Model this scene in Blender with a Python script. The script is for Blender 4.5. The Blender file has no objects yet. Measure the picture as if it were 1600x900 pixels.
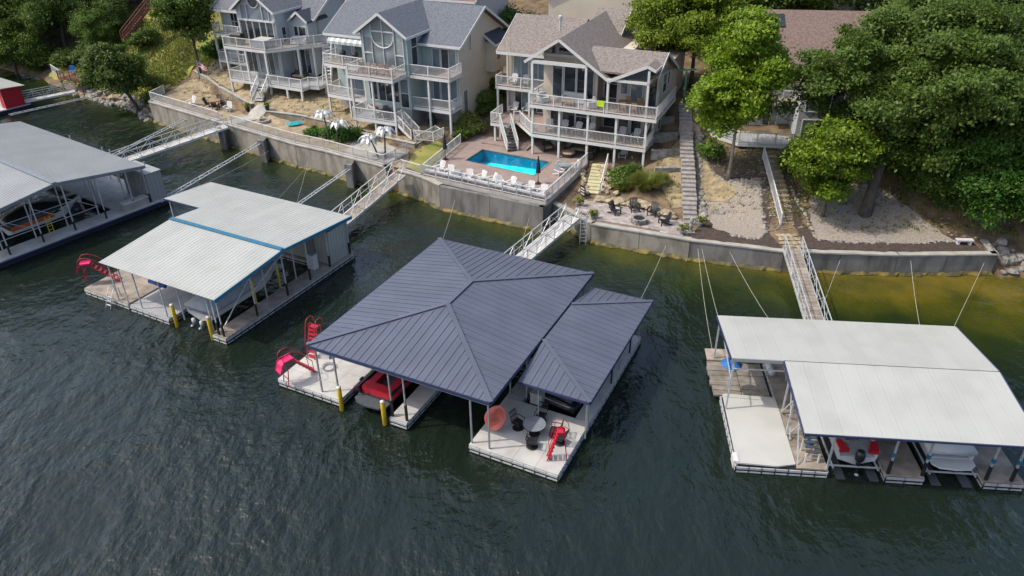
import bpy, math, random
import numpy as np
from mathutils import Vector, Matrix
R = math.radians
random.seed(7); rng = np.random.default_rng(7)
sc = bpy.context.scene
C = bpy.context.collection
# ---------------------------------------------------------------- camera
cam = bpy.data.cameras.new('camera'); cam.sensor_width = 36; cam.lens = 36*1165/1600; cam.clip_end = 2000; cam.clip_start = .5
co = bpy.data.objects.new('camera', cam); C.objects.link(co); sc.camera = co
co.matrix_world = Matrix.Translation((0, 0, 28)) @ Matrix.Rotation(R(90-30.9), 4, 'X') @ Matrix.Rotation(R(-0.5), 4, 'Z')
# ---------------------------------------------------------------- sky and sun
SUN_EL, SUN_AZ = 54.0, 187.0          # azimuth of the sun, degrees counter-clockwise from +X
w = bpy.data.worlds.new('World'); sc.world = w; w.use_nodes = True
nt = w.node_tree; bg = nt.nodes['Background']
sky = nt.nodes.new('ShaderNodeTexSky'); sky.sky_type = 'NISHITA'; sky.sun_disc = False
sky.sun_elevation = R(SUN_EL); sky.sun_rotation = R(90-SUN_AZ); sky.dust_density = 3.5; sky.air_density = 1.0
nt.links.new(sky.outputs[0], bg.inputs[0]); bg.inputs[1].default_value = 0.15
sun = bpy.data.lights.new('sun', 'SUN'); sun.energy = 2.15; sun.angle = R(0.7); sun.color = (1, .925, .80)
so = bpy.data.objects.new('sun', sun); C.objects.link(so); so.location = (-40, 0, 60)
sd = Vector((math.cos(R(SUN_EL))*math.cos(R(SUN_AZ)), math.cos(R(SUN_EL))*math.sin(R(SUN_AZ)), math.sin(R(SUN_EL))))
so.rotation_euler = sd.to_track_quat('Z', 'Y').to_euler()
sc.view_settings.view_transform = 'Standard'; sc.view_settings.look = 'None'
sc.view_settings.exposure = 0.7; sc.view_settings.gamma = 1
sc.render.engine = 'CYCLES'
sc.cycles.max_bounces = 6; sc.cycles.transparent_max_bounces = 6

# ---------------------------------------------------------------- materials
MATS = {}
def mat(name, col, rough=.6, col2=None, nscale=3., ndetail=5, bump=0., bscale=None, rand=0., metal=0., contrast=(.35, .65), spec=.5, stretch=None):
    """procedural material: two colours mixed by world-space noise, per-object variation, bump"""
    m = bpy.data.materials.new(name); m.use_nodes = True; MATS[name] = m
    n = m.node_tree; b = n.nodes['Principled BSDF']; L = n.links.new
    b.inputs['Roughness'].default_value = rough; b.inputs['Metallic'].default_value = metal
    b.inputs['Specular IOR Level'].default_value = spec
    geo = n.nodes.new('ShaderNodeNewGeometry'); pos = geo.outputs['Position']
    if stretch:
        mp = n.nodes.new('ShaderNodeMapping'); mp.inputs['Scale'].default_value = stretch; L(pos, mp.inputs[0]); pos = mp.outputs[0]
    if col2 is None: col2 = tuple(c*.8 for c in col)
    nz = n.nodes.new('ShaderNodeTexNoise'); nz.inputs['Scale'].default_value = nscale; nz.inputs['Detail'].default_value = ndetail
    L(pos, nz.inputs['Vector'])
    rp = n.nodes.new('ShaderNodeValToRGB'); L(nz.outputs[0], rp.inputs[0])
    rp.color_ramp.elements[0].position = contrast[0]; rp.color_ramp.elements[0].color = (*col, 1)
    rp.color_ramp.elements[1].position = contrast[1]; rp.color_ramp.elements[1].color = (*col2, 1)
    out = rp.outputs[0]
    if rand:
        oi = n.nodes.new('ShaderNodeObjectInfo'); mr = n.nodes.new('ShaderNodeMapRange'); L(oi.outputs['Random'], mr.inputs[0])
        mr.inputs[3].default_value = 1-rand; mr.inputs[4].default_value = 1+rand
        mx = n.nodes.new('ShaderNodeVectorMath'); mx.operation = 'SCALE'; L(out, mx.inputs[0]); L(mr.outputs[0], mx.inputs['Scale']); out = mx.outputs[0]
    L(out, b.inputs['Base Color'])
    if bump:
        nb = n.nodes.new('ShaderNodeTexNoise'); nb.inputs['Scale'].default_value = bscale or nscale*4; nb.inputs['Detail'].default_value = 6
        L(pos, nb.inputs['Vector'])
        bp_ = n.nodes.new('ShaderNodeBump'); bp_.inputs['Strength'].default_value = bump; bp_.inputs['Distance'].default_value = .05
        L(nb.outputs[0], bp_.inputs['Height']); L(bp_.outputs[0], b.inputs['Normal'])
    return m
def M(n): return MATS[n]
def bands(m, axis, period, depth, dark=.7, width=.1, rot=0., origin=0.):
    """board / course joints: thin darker lines along one world direction"""
    n = m.node_tree; L = n.links.new; b = n.nodes['Principled BSDF']
    src = b.inputs['Base Color'].links[0].from_socket
    geo = n.nodes.new('ShaderNodeNewGeometry'); mp = n.nodes.new('ShaderNodeMapping'); mp.inputs['Rotation'].default_value = (0, 0, rot)
    L(geo.outputs['Position'], mp.inputs[0]); sp = n.nodes.new('ShaderNodeSeparateXYZ'); L(mp.outputs[0], sp.inputs[0])
    a = n.nodes.new('ShaderNodeMath'); a.operation = 'DIVIDE'; L(sp.outputs[axis], a.inputs[0]); a.inputs[1].default_value = period
    f = n.nodes.new('ShaderNodeMath'); f.operation = 'FRACT'; L(a.outputs[0], f.inputs[0])
    lt = n.nodes.new('ShaderNodeMath'); lt.operation = 'LESS_THAN'; L(f.outputs[0], lt.inputs[0]); lt.inputs[1].default_value = width
    mx = n.nodes.new('ShaderNodeMix'); mx.data_type = 'RGBA'; mx.blend_type = 'MULTIPLY'
    L(lt.outputs[0], mx.inputs[0]); L(src, mx.inputs[6]); mx.inputs[7].default_value = (dark, dark, dark, 1)
    L(mx.outputs[2], b.inputs['Base Color'])
    return m

mat('white_paint', (.56, .56, .55), .45, (.50, .50, .495), 1.2)
mat('white_roof', (.365, .375, .352), .5, (.305, .31, .288), .5, ndetail=11, contrast=(.42, .85), rand=.03, bump=.05, bscale=3)
mat('grey_roof', (.285, .297, .297), .45, (.25, .262, .262), .4, rand=.02)
mat('dark_roof', (.103, .116, .155), .34, (.088, .10, .136), .5, rand=.05, metal=.15)
mat('blue_trim', (.02, .14, .24), .4)
mat('navy_trim', (.025, .035, .10), .4)
mat('grey_trim', (.18, .20, .23), .5)
mat('steel', (.34, .36, .38), .45, (.25, .26, .28), 3, metal=.4)
mat('galv', (.5, .52, .54), .5, (.38, .40, .42), 4, metal=.3)
mat('black_rubber', (.012, .012, .013), .6)
mat('black_metal', (.016, .017, .02), .45)
mat('deck_white', (.43, .425, .405), .6, (.32, .31, .29), 1.1, ndetail=10, rand=.05, contrast=(.4, .75))
mat('deck_grey', (.33, .34, .35), .7, (.27, .28, .29), 1.0, rand=.05)
mat('deck_wood', (.30, .255, .21), .8, (.18, .155, .13), 1.6, rand=.14, bump=.2, bscale=12, stretch=(1, 1, 4))
mat('deck_old_wood', (.26, .235, .20), .85, (.13, .115, .095), 1.4, rand=.2, bump=.3, bscale=10)
mat('deck_brown', (.27, .21, .185), .75, (.22, .17, .15), 1.5)
bands(M('deck_brown'), 1, .15, 0, .72, .1, R(24))
mat('float_black', (.02, .02, .022), .6)
mat('tarp_white', (.42, .425, .405), .55, (.38, .385, .37), .7, bump=.15, bscale=1.5)
mat('yellow', (.65, .44, .01), .45, (.5, .33, .02), 4)
mat('red', (.45, .012, .03), .35, (.38, .01, .025), 3)
mat('pink_red', (.55, .012, .11), .35, (.5, .01, .09), 3)
mat('coral', (.75, .19, .14), .5, (.68, .16, .12), 2)
mat('orange', (.6, .11, .02), .45)
mat('boat_white', (.55, .555, .56), .25, (.5, .505, .51), 1)
mat('boat_grey', (.30, .32, .34), .4)
mat('boat_black', (.015, .016, .02), .3)
mat('charcoal_deck', (.06, .075, .085), .6, (.045, .055, .065), 6)
mat('cover_grey', (.30, .33, .36), .8, (.24, .265, .29), 1.5, bump=.3, bscale=2.5)
mat('blue_cloth', (.015, .12, .38), .6, (.01, .09, .3), 3)
mat('navy_cloth', (.008, .012, .035), .7)
mat('lime', (.45, .62, .02), .8)
mat('teal_plastic', (.02, .42, .45), .5)
mat('wicker', (.05, .04, .035), .8, (.03, .025, .02), 20, bump=.4)
mat('cushion', (.38, .30, .20), .85, (.26, .2, .14), 6)
mat('cushion_grey', (.45, .45, .45), .85, (.38, .38, .38), 5)
mat('wood_table', (.30, .20, .11), .6, (.22, .14, .08), 6)
mat('shingle_grey', (.135, .145, .165), .85, (.085, .092, .108), 5.5, ndetail=3, bump=.35, bscale=14, contrast=(.4, .6))
mat('shingle_grey_blue', (.125, .14, .165), .85, (.085, .095, .115), 5.5, ndetail=3, bump=.35, bscale=14, contrast=(.4, .6))
mat('shingle_brown', (.225, .195, .177), .85, (.14, .118, .107), 5.5, ndetail=3, bump=.35, bscale=14, contrast=(.4, .6))
mat('shingle_red', (.185, .13, .112), .85, (.125, .085, .075), 5.5, ndetail=3, bump=.35, bscale=14, contrast=(.4, .6))
for s in ('shingle_grey', 'shingle_grey_blue', 'shingle_brown', 'shingle_red'): bands(M(s), 2, .085, 0, .8, .22)
mat('shingle_dark', (.04, .05, .07), .8, (.03, .038, .055), 6, bump=.3)
mat('siding_grey', (.39, .415, .44), .7, (.36, .385, .41), .8); bands(M('siding_grey'), 2, .2, 0, .82, .12)
mat('siding_teal', (.32, .40, .39), .7, (.295, .37, .365), .8); bands(M('siding_teal'), 2, .2, 0, .82, .12)
mat('stucco_beige', (.50, .45, .37), .85, (.46, .41, .335), .6, bump=.1)
mat('stucco_tan', (.53, .47, .395), .85, (.43, .375, .31), .6, bump=.1)
mat('stucco_grey', (.36, .36, .36), .85, (.30, .30, .30), .6, bump=.1)
mat('foundation', (.26, .26, .265), .85, (.22, .22, .225), .8, bump=.15)
mat('concrete', (.265, .245, .205), .9, (.10, .09, .072), .9, ndetail=12, bump=.4, bscale=5, stretch=(1.2, 1.2, .6), contrast=(.40, .72))
mat('concrete_dark', (.185, .178, .168), .9, (.055, .051, .046), .8, ndetail=12, bump=.4, bscale=5, stretch=(1.5, 1.5, .45), contrast=(.38, .74))
mat('concrete_light', (.36, .345, .31), .85, (.26, .25, .225), 1.2, ndetail=8, bump=.2)
mat('waterline', (.055, .047, .02), .7, (.16, .12, .02), 1.1, ndetail=8, bump=.5, contrast=(.45, .62))
mat('paver', (.36, .32, .30), .85, (.24, .205, .19), 2.2, bump=.3, bscale=6, rand=.16)
mat('stone_grey', (.27, .255, .23), .9, (.15, .14, .125), 2.5, bump=.5, bscale=6, rand=.2)
mat('stone_tan', (.36, .30, .20), .9, (.20, .165, .11), 2.5, bump=.5, bscale=6, rand=.2)
mat('step_yellow', (.48, .45, .28), .8, (.38, .35, .20), 2)
mat('step_stone', (.30, .275, .26), .9, (.19, .175, .165), 3, bump=.4, rand=.12)
mat('gravel_tan', (.33, .265, .17), .95, (.19, .15, .095), 1.3, ndetail=12, bump=.8, bscale=14)
mat('gravel_grey', (.35, .305, .26), .95, (.17, .145, .125), 11, ndetail=12, bump=.9, bscale=14)
mat('mulch', (.035, .024, .02), .95, (.075, .052, .042), 5, ndetail=10, bump=1., bscale=16)
mat('soil', (.19, .13, .075), .95, (.075, .055, .032), .9, ndetail=12, bump=.8, bscale=9)
mat('straw', (.33, .26, .155), .95, (.18, .145, .09), 1.6, ndetail=12, bump=.8, bscale=14)
mat('grass_ground', (.15, .18, .03), .95, (.29, .25, .075), .35, ndetail=12, bump=.8, bscale=6)
mat('red_wood', (.19, .07, .045), .75, (.12, .045, .03), 3, bump=.2)
mat('bark', (.11, .092, .075), .95, (.06, .05, .04), 4, bump=.7, bscale=10, stretch=(2, 2, .5))
mat('bark_pale', (.30, .28, .24), .9, (.18, .165, .14), 4, bump=.4, stretch=(2, 2, .5))
mat('palm_metal', (.42, .44, .44), .4, (.32, .34, .34), 4, metal=.5)
mat('rope', (.42, .41, .36), .8)
mat('flag_red', (.5, .03, .04), .7); mat('flag_white', (.75, .75, .73), .7); mat('flag_blue', (.03, .05, .22), .7)
mat('pool_liner', (.05, .80, .84), .5, (.04, .76, .82), .8)
mat('pool_liner_deep', (.015, .48, .80), .5, (.015, .44, .77), .8)
mat('skin_pool_coping', (.62, .60, .55), .7)
mat('green_paint', (.12, .36, .25), .6)
mat('terracotta', (.22, .09, .05), .8)
mat('skylight', (.03, .035, .04), .2)

def glass_mat(name, col, rough=.06, col2=None):
    m = mat(name, col, rough, col2 or tuple(c*2.2 for c in col), .55, ndetail=2, contrast=(.45, .7), spec=.9); return m
glass_mat('glass', (.02, .026, .032)); glass_mat('glass_pale', (.12, .15, .16), .08, (.26, .29, .29)); glass_mat('glass_blue', (.11, .145, .18), .1, (.17, .21, .25))
mat('glass_table', (.05, .06, .065), .12)

def leaf_mat(name, c1, c2, c3, trans=.35):
    m = bpy.data.materials.new(name); m.use_nodes = True; MATS[name] = m
    n = m.node_tree; L = n.links.new; b = n.nodes['Principled BSDF']; out = n.nodes['Material Output']
    geo = n.nodes.new('ShaderNodeNewGeometry'); rp = n.nodes.new('ShaderNodeValToRGB'); L(geo.outputs['Random Per Island'], rp.inputs[0])
    e = rp.color_ramp.elements; e[0].color = (*c1, 1); e[1].color = (*c3, 1); k = e.new(.5); k.color = (*c2, 1)
    nz = n.nodes.new('ShaderNodeTexNoise'); nz.inputs['Scale'].default_value = .7; L(geo.outputs['Position'], nz.inputs['Vector'])
    oi = n.nodes.new('ShaderNodeObjectInfo'); ad = n.nodes.new('ShaderNodeMath'); ad.operation = 'ADD'; L(nz.outputs[0], ad.inputs[0]); 
    ml = n.nodes.new('ShaderNodeMath'); ml.operation = 'MULTIPLY'; L(oi.outputs['Random'], ml.inputs[0]); ml.inputs[1].default_value = .25; L(ml.outputs[0], ad.inputs[1])
    mr = n.nodes.new('ShaderNodeMapRange'); L(ad.outputs[0], mr.inputs[0]); mr.inputs[1].default_value = .35; mr.inputs[2].default_value = .95; mr.inputs[3].default_value = .7; mr.inputs[4].default_value = 1.3
    mx = n.nodes.new('ShaderNodeVectorMath'); mx.operation = 'SCALE'; L(rp.outputs[0], mx.inputs[0]); L(mr.outputs[0], mx.inputs['Scale'])
    L(mx.outputs[0], b.inputs['Base Color']); b.inputs['Roughness'].default_value = .5; b.inputs['Specular IOR Level'].default_value = .3
    t = n.nodes.new('ShaderNodeBsdfTranslucent'); L(mx.outputs[0], t.inputs[0])
    ms = n.nodes.new('ShaderNodeMixShader'); ms.inputs[0].default_value = trans; L(b.outputs[0], ms.inputs[1]); L(t.outputs[0], ms.inputs[2]); L(ms.outputs[0], out.inputs[0])
    return m
leaf_mat('leaf_bright', (.10, .18, .010), (.15, .245, .014), (.24, .325, .028), .4)
leaf_mat('leaf_yellowish', (.105, .165, .012), (.15, .215, .016), (.22, .275, .028), .4)
leaf_mat('leaf_oak', (.065, .118, .018), (.095, .158, .026), (.14, .21, .04), .45)
leaf_mat('leaf_dark', (.07, .12, .024), (.10, .165, .034), (.155, .215, .05), .45)
leaf_mat('leaf_mid', (.065, .125, .016), (.10, .17, .024), (.15, .215, .038), .35)
leaf_mat('leaf_grass', (.10, .15, .018), (.16, .20, .032), (.26, .25, .075), .35)
leaf_mat('leaf_vine', (.035, .105, .012), (.055, .135, .016), (.085, .17, .025), .35)

# ---------------------------------------------------------------- mesh builder
class MB:
    def __init__(s): s.v = []; s.f = []
    def add(s, vs, fs):
        o = len(s.v); s.v += [tuple(map(float, p)) for p in vs]; s.f += [tuple(i+o for i in f) for f in fs]; return s
    def box(s, x0, x1, y0, y1, z0, z1):
        return s.add([(x0,y0,z0),(x1,y0,z0),(x1,y1,z0),(x0,y1,z0),(x0,y0,z1),(x1,y0,z1),(x1,y1,z1),(x0,y1,z1)],
                     [(3,2,1,0),(4,5,6,7),(0,1,5,4),(1,2,6,5),(2,3,7,6),(3,0,4,7)])
    def bar(s, p, q, w, h=None, up=(0,0,1)):
        h = h or w; p = Vector(p); q = Vector(q); d = (q-p).normalized(); u = Vector(up)
        if abs(d.dot(u)) > .98: u = Vector((0, 1, 0))
        a = d.cross(u).normalized()*w/2; b = a.cross(d).normalized()*h/2
        vs = [p-a-b, p+a-b, p+a+b, p-a+b, q-a-b, q+a-b, q+a+b, q-a+b]
        return s.add(vs, [(0,1,2,3),(7,6,5,4),(4,5,1,0),(5,6,2,1),(6,7,3,2),(7,4,0,3)])
    def tube(s, pts, r, n=6):
        pts = [Vector(p) for p in pts]; k = len(pts); rr = r if isinstance(r, (list, tuple)) else [r]*k
        rings = []; ref = None
        for i, p in enumerate(pts):
            d = (pts[min(i+1, k-1)]-pts[max(i-1, 0)]).normalized()
            if ref is None: ref = Vector((0,0,1)) if abs(d.z) < .9 else Vector((1,0,0))
            a = d.cross(ref).normalized(); b = a.cross(d).normalized(); ref = b
            rings.append([p+(a*math.cos(2*math.pi*j/n)+b*math.sin(2*math.pi*j/n))*rr[i] for j in range(n)])
        return s.loft(rings)
    def loft(s, rings, cap=True):
        n = len(rings[0]); vs = [p for r in rings for p in r]; fs = []
        for i in range(len(rings)-1):
            for j in range(n): fs.append((i*n+j, i*n+(j+1) % n, (i+1)*n+(j+1) % n, (i+1)*n+j))
        if cap: fs.append(tuple(range(n-1, -1, -1))); fs.append(tuple((len(rings)-1)*n+j for j in range(n)))
        return s.add(vs, fs)
    def lathe(s, prof, cx=0, cy=0, n=12):
        return s.loft([[(cx+r*math.cos(2*math.pi*j/n), cy+r*math.sin(2*math.pi*j/n), z) for j in range(n)] for r, z in prof])
    def slab(s, pts, th, d=(0,0,-1)):
        n = len(pts); b = [tuple(Vector(p)+Vector(d)*th) for p in pts]
        return s.add(list(pts)+b, [tuple(range(n)), tuple(range(2*n-1, n-1, -1))]+[(i, n+i, n+(i+1) % n, (i+1) % n) for i in range(n)])
    def build(s, name, m, parent=None, smooth=False):
        me = bpy.data.meshes.new(name); me.from_pydata(s.v, [], s.f); me.materials.append(M(m))
        if smooth: me.polygons.foreach_set('use_smooth', [True]*len(me.polygons))
        me.update(); return link(name, me, parent)
def link(name, me, parent=None):
    o = bpy.data.objects.new(name, me); C.objects.link(o)
    if parent: o.parent = parent
    return o
def tag(o, label, cat, group=None):
    o['label'] = label; o['category'] = cat
    if group: o['group'] = group
    return o
def struct(o, kind='structure'): o['kind'] = kind; return o
def thing(name, label, cat, loc=(0,0,0), rot=0, group=None):
    o = bpy.data.objects.new(name, None); C.objects.link(o); o.location = loc; o.rotation_euler = (0,0,R(rot)); o.empty_display_size = .2
    return tag(o, label, cat, group)
def group_node(name, parent):     # a part made of several pieces
    o = bpy.data.objects.new(name, None); C.objects.link(o); o.parent = parent; return o
KIDS = None
def dup(root, loc=None, rot=None, label=None, group=None, scale=None, parent=None):
    c = root.copy(); C.objects.link(c)
    if parent: c.parent = parent
    if loc is not None: c.location = loc
    if rot is not None: c.rotation_euler = (0, 0, R(rot))
    if scale is not None: c.scale = scale if isinstance(scale, tuple) else (scale,)*3
    if label: c['label'] = label
    if group: c['group'] = group
    for ch in root.children: dup(ch, parent=c)
    return c
UB = {}
def ubox(m):
    if m not in UB:
        b = MB().box(-.5,.5,-.5,.5,-.5,.5); me = bpy.data.meshes.new('box_'+m); me.from_pydata(b.v, [], b.f); me.materials.append(M(m)); UB[m] = me
    return UB[m]
def bp(name, parent, x0, x1, y0, y1, z0, z1, m):
    o = link(name, ubox(m), parent); o.location = ((x0+x1)/2, (y0+y1)/2, (z0+z1)/2); o.scale = (abs(x1-x0), abs(y1-y0), abs(z1-z0)); return o
def brp(name, parent, p, q, w_, m, h=None):
    """a straight bar as its own part, sharing one unit box per material"""
    p = Vector(p); q = Vector(q); d = q-p; o = link(name, ubox(m), parent); o.location = (p+q)/2
    o.rotation_euler = d.to_track_quat('X', 'Z').to_euler(); o.scale = (d.length, w_, h or w_); return o
class Fr:                         # a local frame on the ground: u to the right, v away from the lake
    def __init__(s, o, a): s.o = o; s.a = a; s.c = math.cos(R(a)); s.s = math.sin(R(a))
    def w(s, u, v, z=0): return (s.o[0]+u*s.c-v*s.s, s.o[1]+u*s.s+v*s.c, z)
def railing(parent, pts, z, h=1.0, step=1.7, m='white_paint', bal=True, post=.1, name='railing'):
    """posts, rails (own parts) and one mesh of thin balusters, all under `parent`"""
    bm = MB()
    for i in range(len(pts)-1):
        p = Vector((*pts[i][:2], pts[i][2] if len(pts[i]) > 2 else z)); q = Vector((*pts[i+1][:2], pts[i+1][2] if len(pts[i+1]) > 2 else z)); L = (q-p).length
        n = max(1, round(L/step))
        for k in range(n+(1 if i == len(pts)-2 else 0)):
            c = p.lerp(q, k/n); bp('railing_post', parent, c.x-post/2, c.x+post/2, c.y-post/2, c.y+post/2, c.z, c.z+h+.06, m)
        brp('top_rail', parent, p+Vector((0,0,h)), q+Vector((0,0,h)), .09, m, .06); brp('bottom_rail', parent, p+Vector((0,0,.12)), q+Vector((0,0,.12)), .06, m, .05)
        if bal:
            nb = int(L/.125)
            for k in range(1, nb):
                c = p.lerp(q, k/nb); bm.box(c.x-.011, c.x+.011, c.y-.011, c.y+.011, c.z+.12, c.z+h)
    if bal and bm.v: struct(bm.build('balusters', m, parent), 'stuff')
def roof_face(parent, pts, edir, width, m, rib=.03, ribw=.036, nrib=1, th=.035, name='roof_panel'):
    """cut a convex planar roof face into metal panels, each its own part with raised ribs"""
    P = [Vector(p) for p in pts]; e = Vector(edir).normalized(); n = (P[1]-P[0]).cross(P[2]-P[0]).normalized()
    if n.z < 0: n = -n
    s = n.cross(e).normalized(); o = P[0]
    q = [((p-o).dot(e), (p-o).dot(s)) for p in P]; a0 = min(x for x, _ in q); a1 = max(x for x, _ in q)
    k = max(1, round((a1-a0)/width)); w_ = (a1-a0)/k
    def clip(poly, a, keep):
        r = []
        for i in range(len(poly)):
            A, B = poly[i], poly[(i+1) % len(poly)]; ia = (A[0]-a)*keep >= -1e-9; ib = (B[0]-a)*keep >= -1e-9
            if ia: r.append(A)
            if ia != ib:
                t = (a-A[0])/(B[0]-A[0]); r.append((a, A[1]+(B[1]-A[1])*t))
        return r
    def span(a):
        ys = []
        for i in range(len(q)):
            A, B = q[i], q[(i+1) % len(q)]
            if (A[0]-a)*(B[0]-a) <= 0 and abs(A[0]-B[0]) > 1e-9: ys.append(A[1]+(B[1]-A[1])*(a-A[0])/(B[0]-A[0]))
        return (min(ys), max(ys)) if len(ys) > 1 else None
    to3 = lambda x, y: o+e*x+s*y
    for i in range(k):
        a, b = a0+i*w_, a0+(i+1)*w_
        poly = clip(clip(q, a+.003, 1), b-.003, -1)
        if len(poly) < 3: continue
        mb = MB().slab([to3(x, y) for x, y in poly], th, -n)
        for j in range(nrib):
            x = a+w_*(j+.5)/nrib; sp = span(x)
            if sp and sp[1]-sp[0] > .1: mb.bar(to3(x, sp[0])+n*rib/2, to3(x, sp[1])+n*rib/2, ribw, rib, up=n)
        mb.build(name, m, parent)
def mesh_np(name, V, F, m, parent=None, smooth=False):
    me = bpy.data.meshes.new(name); V = np.asarray(V, 'f4'); F = np.asarray(F, 'i4'); k = F.shape[1]
    me.vertices.add(len(V)); me.vertices.foreach_set('co', V.ravel()); me.loops.add(F.size); me.loops.foreach_set('vertex_index', F.ravel())
    me.polygons.add(len(F)); me.polygons.foreach_set('loop_start', np.arange(0, F.size, k, dtype='i4')); me.polygons.foreach_set('loop_total', np.full(len(F), k, 'i4'))
    if smooth: me.polygons.foreach_set('use_smooth', np.ones(len(F), bool))
    me.materials.append(M(m)); me.update(calc_edges=True); return link(name, me, parent)
# ================================================================ SETTING
SH = [(-300,190),(-150,150),(-100,126),(-73,109),(-66,105),(-63,101.5),(-55.6,96.9),(-47.5,91.6),(-43.2,87.2),(-42,85.7),(-33.4,79.5),(-21.4,70.9),(-18.1,69.0),(-11.6,64.6),(-10.5,64.5),(-8.0,62.7),(-6.2,60.8),(2.6,56.2),(3.5,58.1),(5.0,56.1),(6.4,54.0),(12.4,51.2),(20.3,49.0),(28.5,48.3),(35.8,48.25),(37,48),(45,46),(60,42),(120,30),(300,0)]
SX = np.array([p[0] for p in SH], float); SY = np.array([p[1] for p in SH], float)
def ys(x): return np.interp(x, SX, SY)
COL = [(-300,[(0,-.3),(4,2),(30,12),(150,40)]), (-75,[(0,-.3),(2,.6),(9,2.6),(30,9),(150,36)]), (-60,[(0,-.3),(2,.7),(8,2.3),(20,6.5),(50,14),(150,38)]),
 (-50,[(0,-.3),(2,.7),(6,2.0),(12,5.3),(22,9.5),(60,17),(150,38)]), (-43.2,[(0,-.3),(1,.7),(4,2.2),(9,3.7),(20,7.2),(60,14),(150,35)]),
 (-42.6,[(0,-.2),(1.2,1.7),(3,2.35),(9,3.4),(20,6.8),(60,13),(150,32)]), (-41.8,[(0,2.4),(3,2.45),(9,2.9),(13,3.6),(20,6),(60,12),(150,30)]),
 (-40,[(0,2.4),(10.4,2.55),(10.9,3.45),(14,4.1),(30,7),(60,11),(150,30)]), (-34.4,[(0,2.4),(7.1,2.5),(7.5,3.4),(10,4),(25,6),(60,10),(150,28)]),
 (-29.3,[(0,2.4),(4.9,2.5),(5.4,3.4),(10,4),(25,6),(60,10),(150,28)]), (-27.6,[(0,2.4),(3.7,2.5),(4.2,3.3),(10,3.9),(25,6),(60,10),(150,28)]),
 (-22.4,[(0,2.4),(5.7,2.5),(6.2,3.25),(9,3.5),(25,6),(60,10),(150,28)]), (-16,[(0,2.4),(5.2,2.5),(5.7,3.0),(8,3.0),(14,3.2),(25,6),(60,9),(150,26)]),
 (-12.6,[(0,2.4),(5.3,2.5),(5.8,3.0),(9,3.0),(14,3.3),(25,5.5),(60,9),(150,26)]), (-9.3,[(0,2.35),(5.4,2.5),(5.9,2.95),(9,3.0),(14,3.4),(25,5.5),(60,9),(150,26)]),
 (-7.6,[(0,2.1),(6,2.3),(9,2.9),(12,3.3),(18,4.3),(30,6),(60,9),(150,26)]), (-5.6,[(0,1.6),(8,1.9),(10,2.3),(12,2.9),(16,3.8),(30,6),(60,9),(150,26)]),
 (-3,[(0,1.5),(10,1.6),(13,2.0),(16,3.0),(30,6),(60,9),(150,26)]),
 (5.6,[(0,1.6),(4,1.65),(8,1.8),(12,2.2),(22,3),(34,6.3),(60,9),(150,26)]), (7,[(0,1.65),(4.3,1.68),(6.5,1.75),(9,1.95),(12,2.25),(22,3),(34,6.3),(60,9),(150,26)]),
 (11,[(0,1.68),(4.2,1.7),(6,2.1),(12,2.45),(22,4.5),(34,6.6),(60,9),(150,26)]), (13.4,[(0,1.68),(3,1.7),(5,2.0),(11,2.9),(16,4.4),(20,5.9),(34,7),(60,9),(150,26)]),
 (16.5,[(0,1.68),(3,1.72),(6,2.1),(10,2.8),(16,4.9),(20,6.2),(34,7.5),(60,9),(150,26)]), (22,[(0,1.68),(3,1.75),(6,2.7),(10,3.9),(14,4.6),(30,7),(60,9),(150,26)]),
 (28,[(0,1.68),(4.5,1.9),(7,2.4),(10,3.6),(14,5),(30,7),(60,9),(150,26)]), (35.2,[(0,1.6),(3,1.8),(8,3.8),(20,8),(60,12),(150,26)]), (36.4,[(0,.2),(2,1.3),(6,3.2),(20,8),(60,12),(150,26)]),
 (45,[(0,-.3),(2,.9),(6,3),(20,8),(60,13),(150,28)]), (300,[(0,-.3),(3,1),(10,4),(40,14),(150,36)])]
CX_ = np.array([c[0] for c in COL], float)
def tz(x, y):
    x = float(x); d = float(y)-float(ys(x)); i = int(np.clip(np.searchsorted(CX_, x)-1, 0, len(COL)-2)); t = min(1, max(0, (x-CX_[i])/(CX_[i+1]-CX_[i])))
    f = lambda c: np.interp(d, [p[0] for p in c[1]], [p[1] for p in c[1]])
    return float(f(COL[i])*(1-t)+f(COL[i+1])*t)
def inside(poly, x, y):
    r = False; n = len(poly)
    for i in range(n):
        (x0, y0), (x1, y1) = poly[i], poly[(i+1) % n]
        if (y0 > y) != (y1 > y) and x < (x1-x0)*(y-y0)/(y1-y0)+x0: r = not r
    return r
xs = np.concatenate([np.arange(-300,-70,6), np.arange(-70,-44,.6), np.arange(-44,-41,.2), np.arange(-41,46,.4), np.arange(46,301,6)])
ds = np.concatenate([[-4,.12], np.arange(.24,16,.35), np.arange(16,34,1.), np.arange(34,60,3), [60,75,95,120,150,420]])
POOLCUT = [(-5.3,66.0),(2.0,61.4),(4.6,65.6),(-2.8,69.9)]
V = []
for x in xs:
    y0 = float(ys(x))
    for d in ds:
        n = (math.sin(x*1.7+d*.9)+math.sin(x*.63-d*1.31+2))*.06*min(1, max(0, (d-6)/10)) if d > 0 else 0
        if d > 150: V.append((x, y0+d, tz(x, y0+150)+20))
        elif d < .2: V.append((x, y0+d, -1.6 if (d < 0 or -42.4 < x < 36) else tz(x, y0)))
        elif inside(POOLCUT, x, y0+d): V.append((x, y0+d, .1))
        else: V.append((x, y0+d, tz(x, y0+d)+n))
nd = len(ds); Fc = [(i*nd+j, (i+1)*nd+j, (i+1)*nd+j+1, i*nd+j+1) for i in range(len(xs)-1) for j in range(nd-1)]
gr = mesh_np('ground', V, Fc, 'soil', smooth=True); struct(gr); gr['label'] = 'hillside ground of brown soil and straw behind the seawalls'
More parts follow.
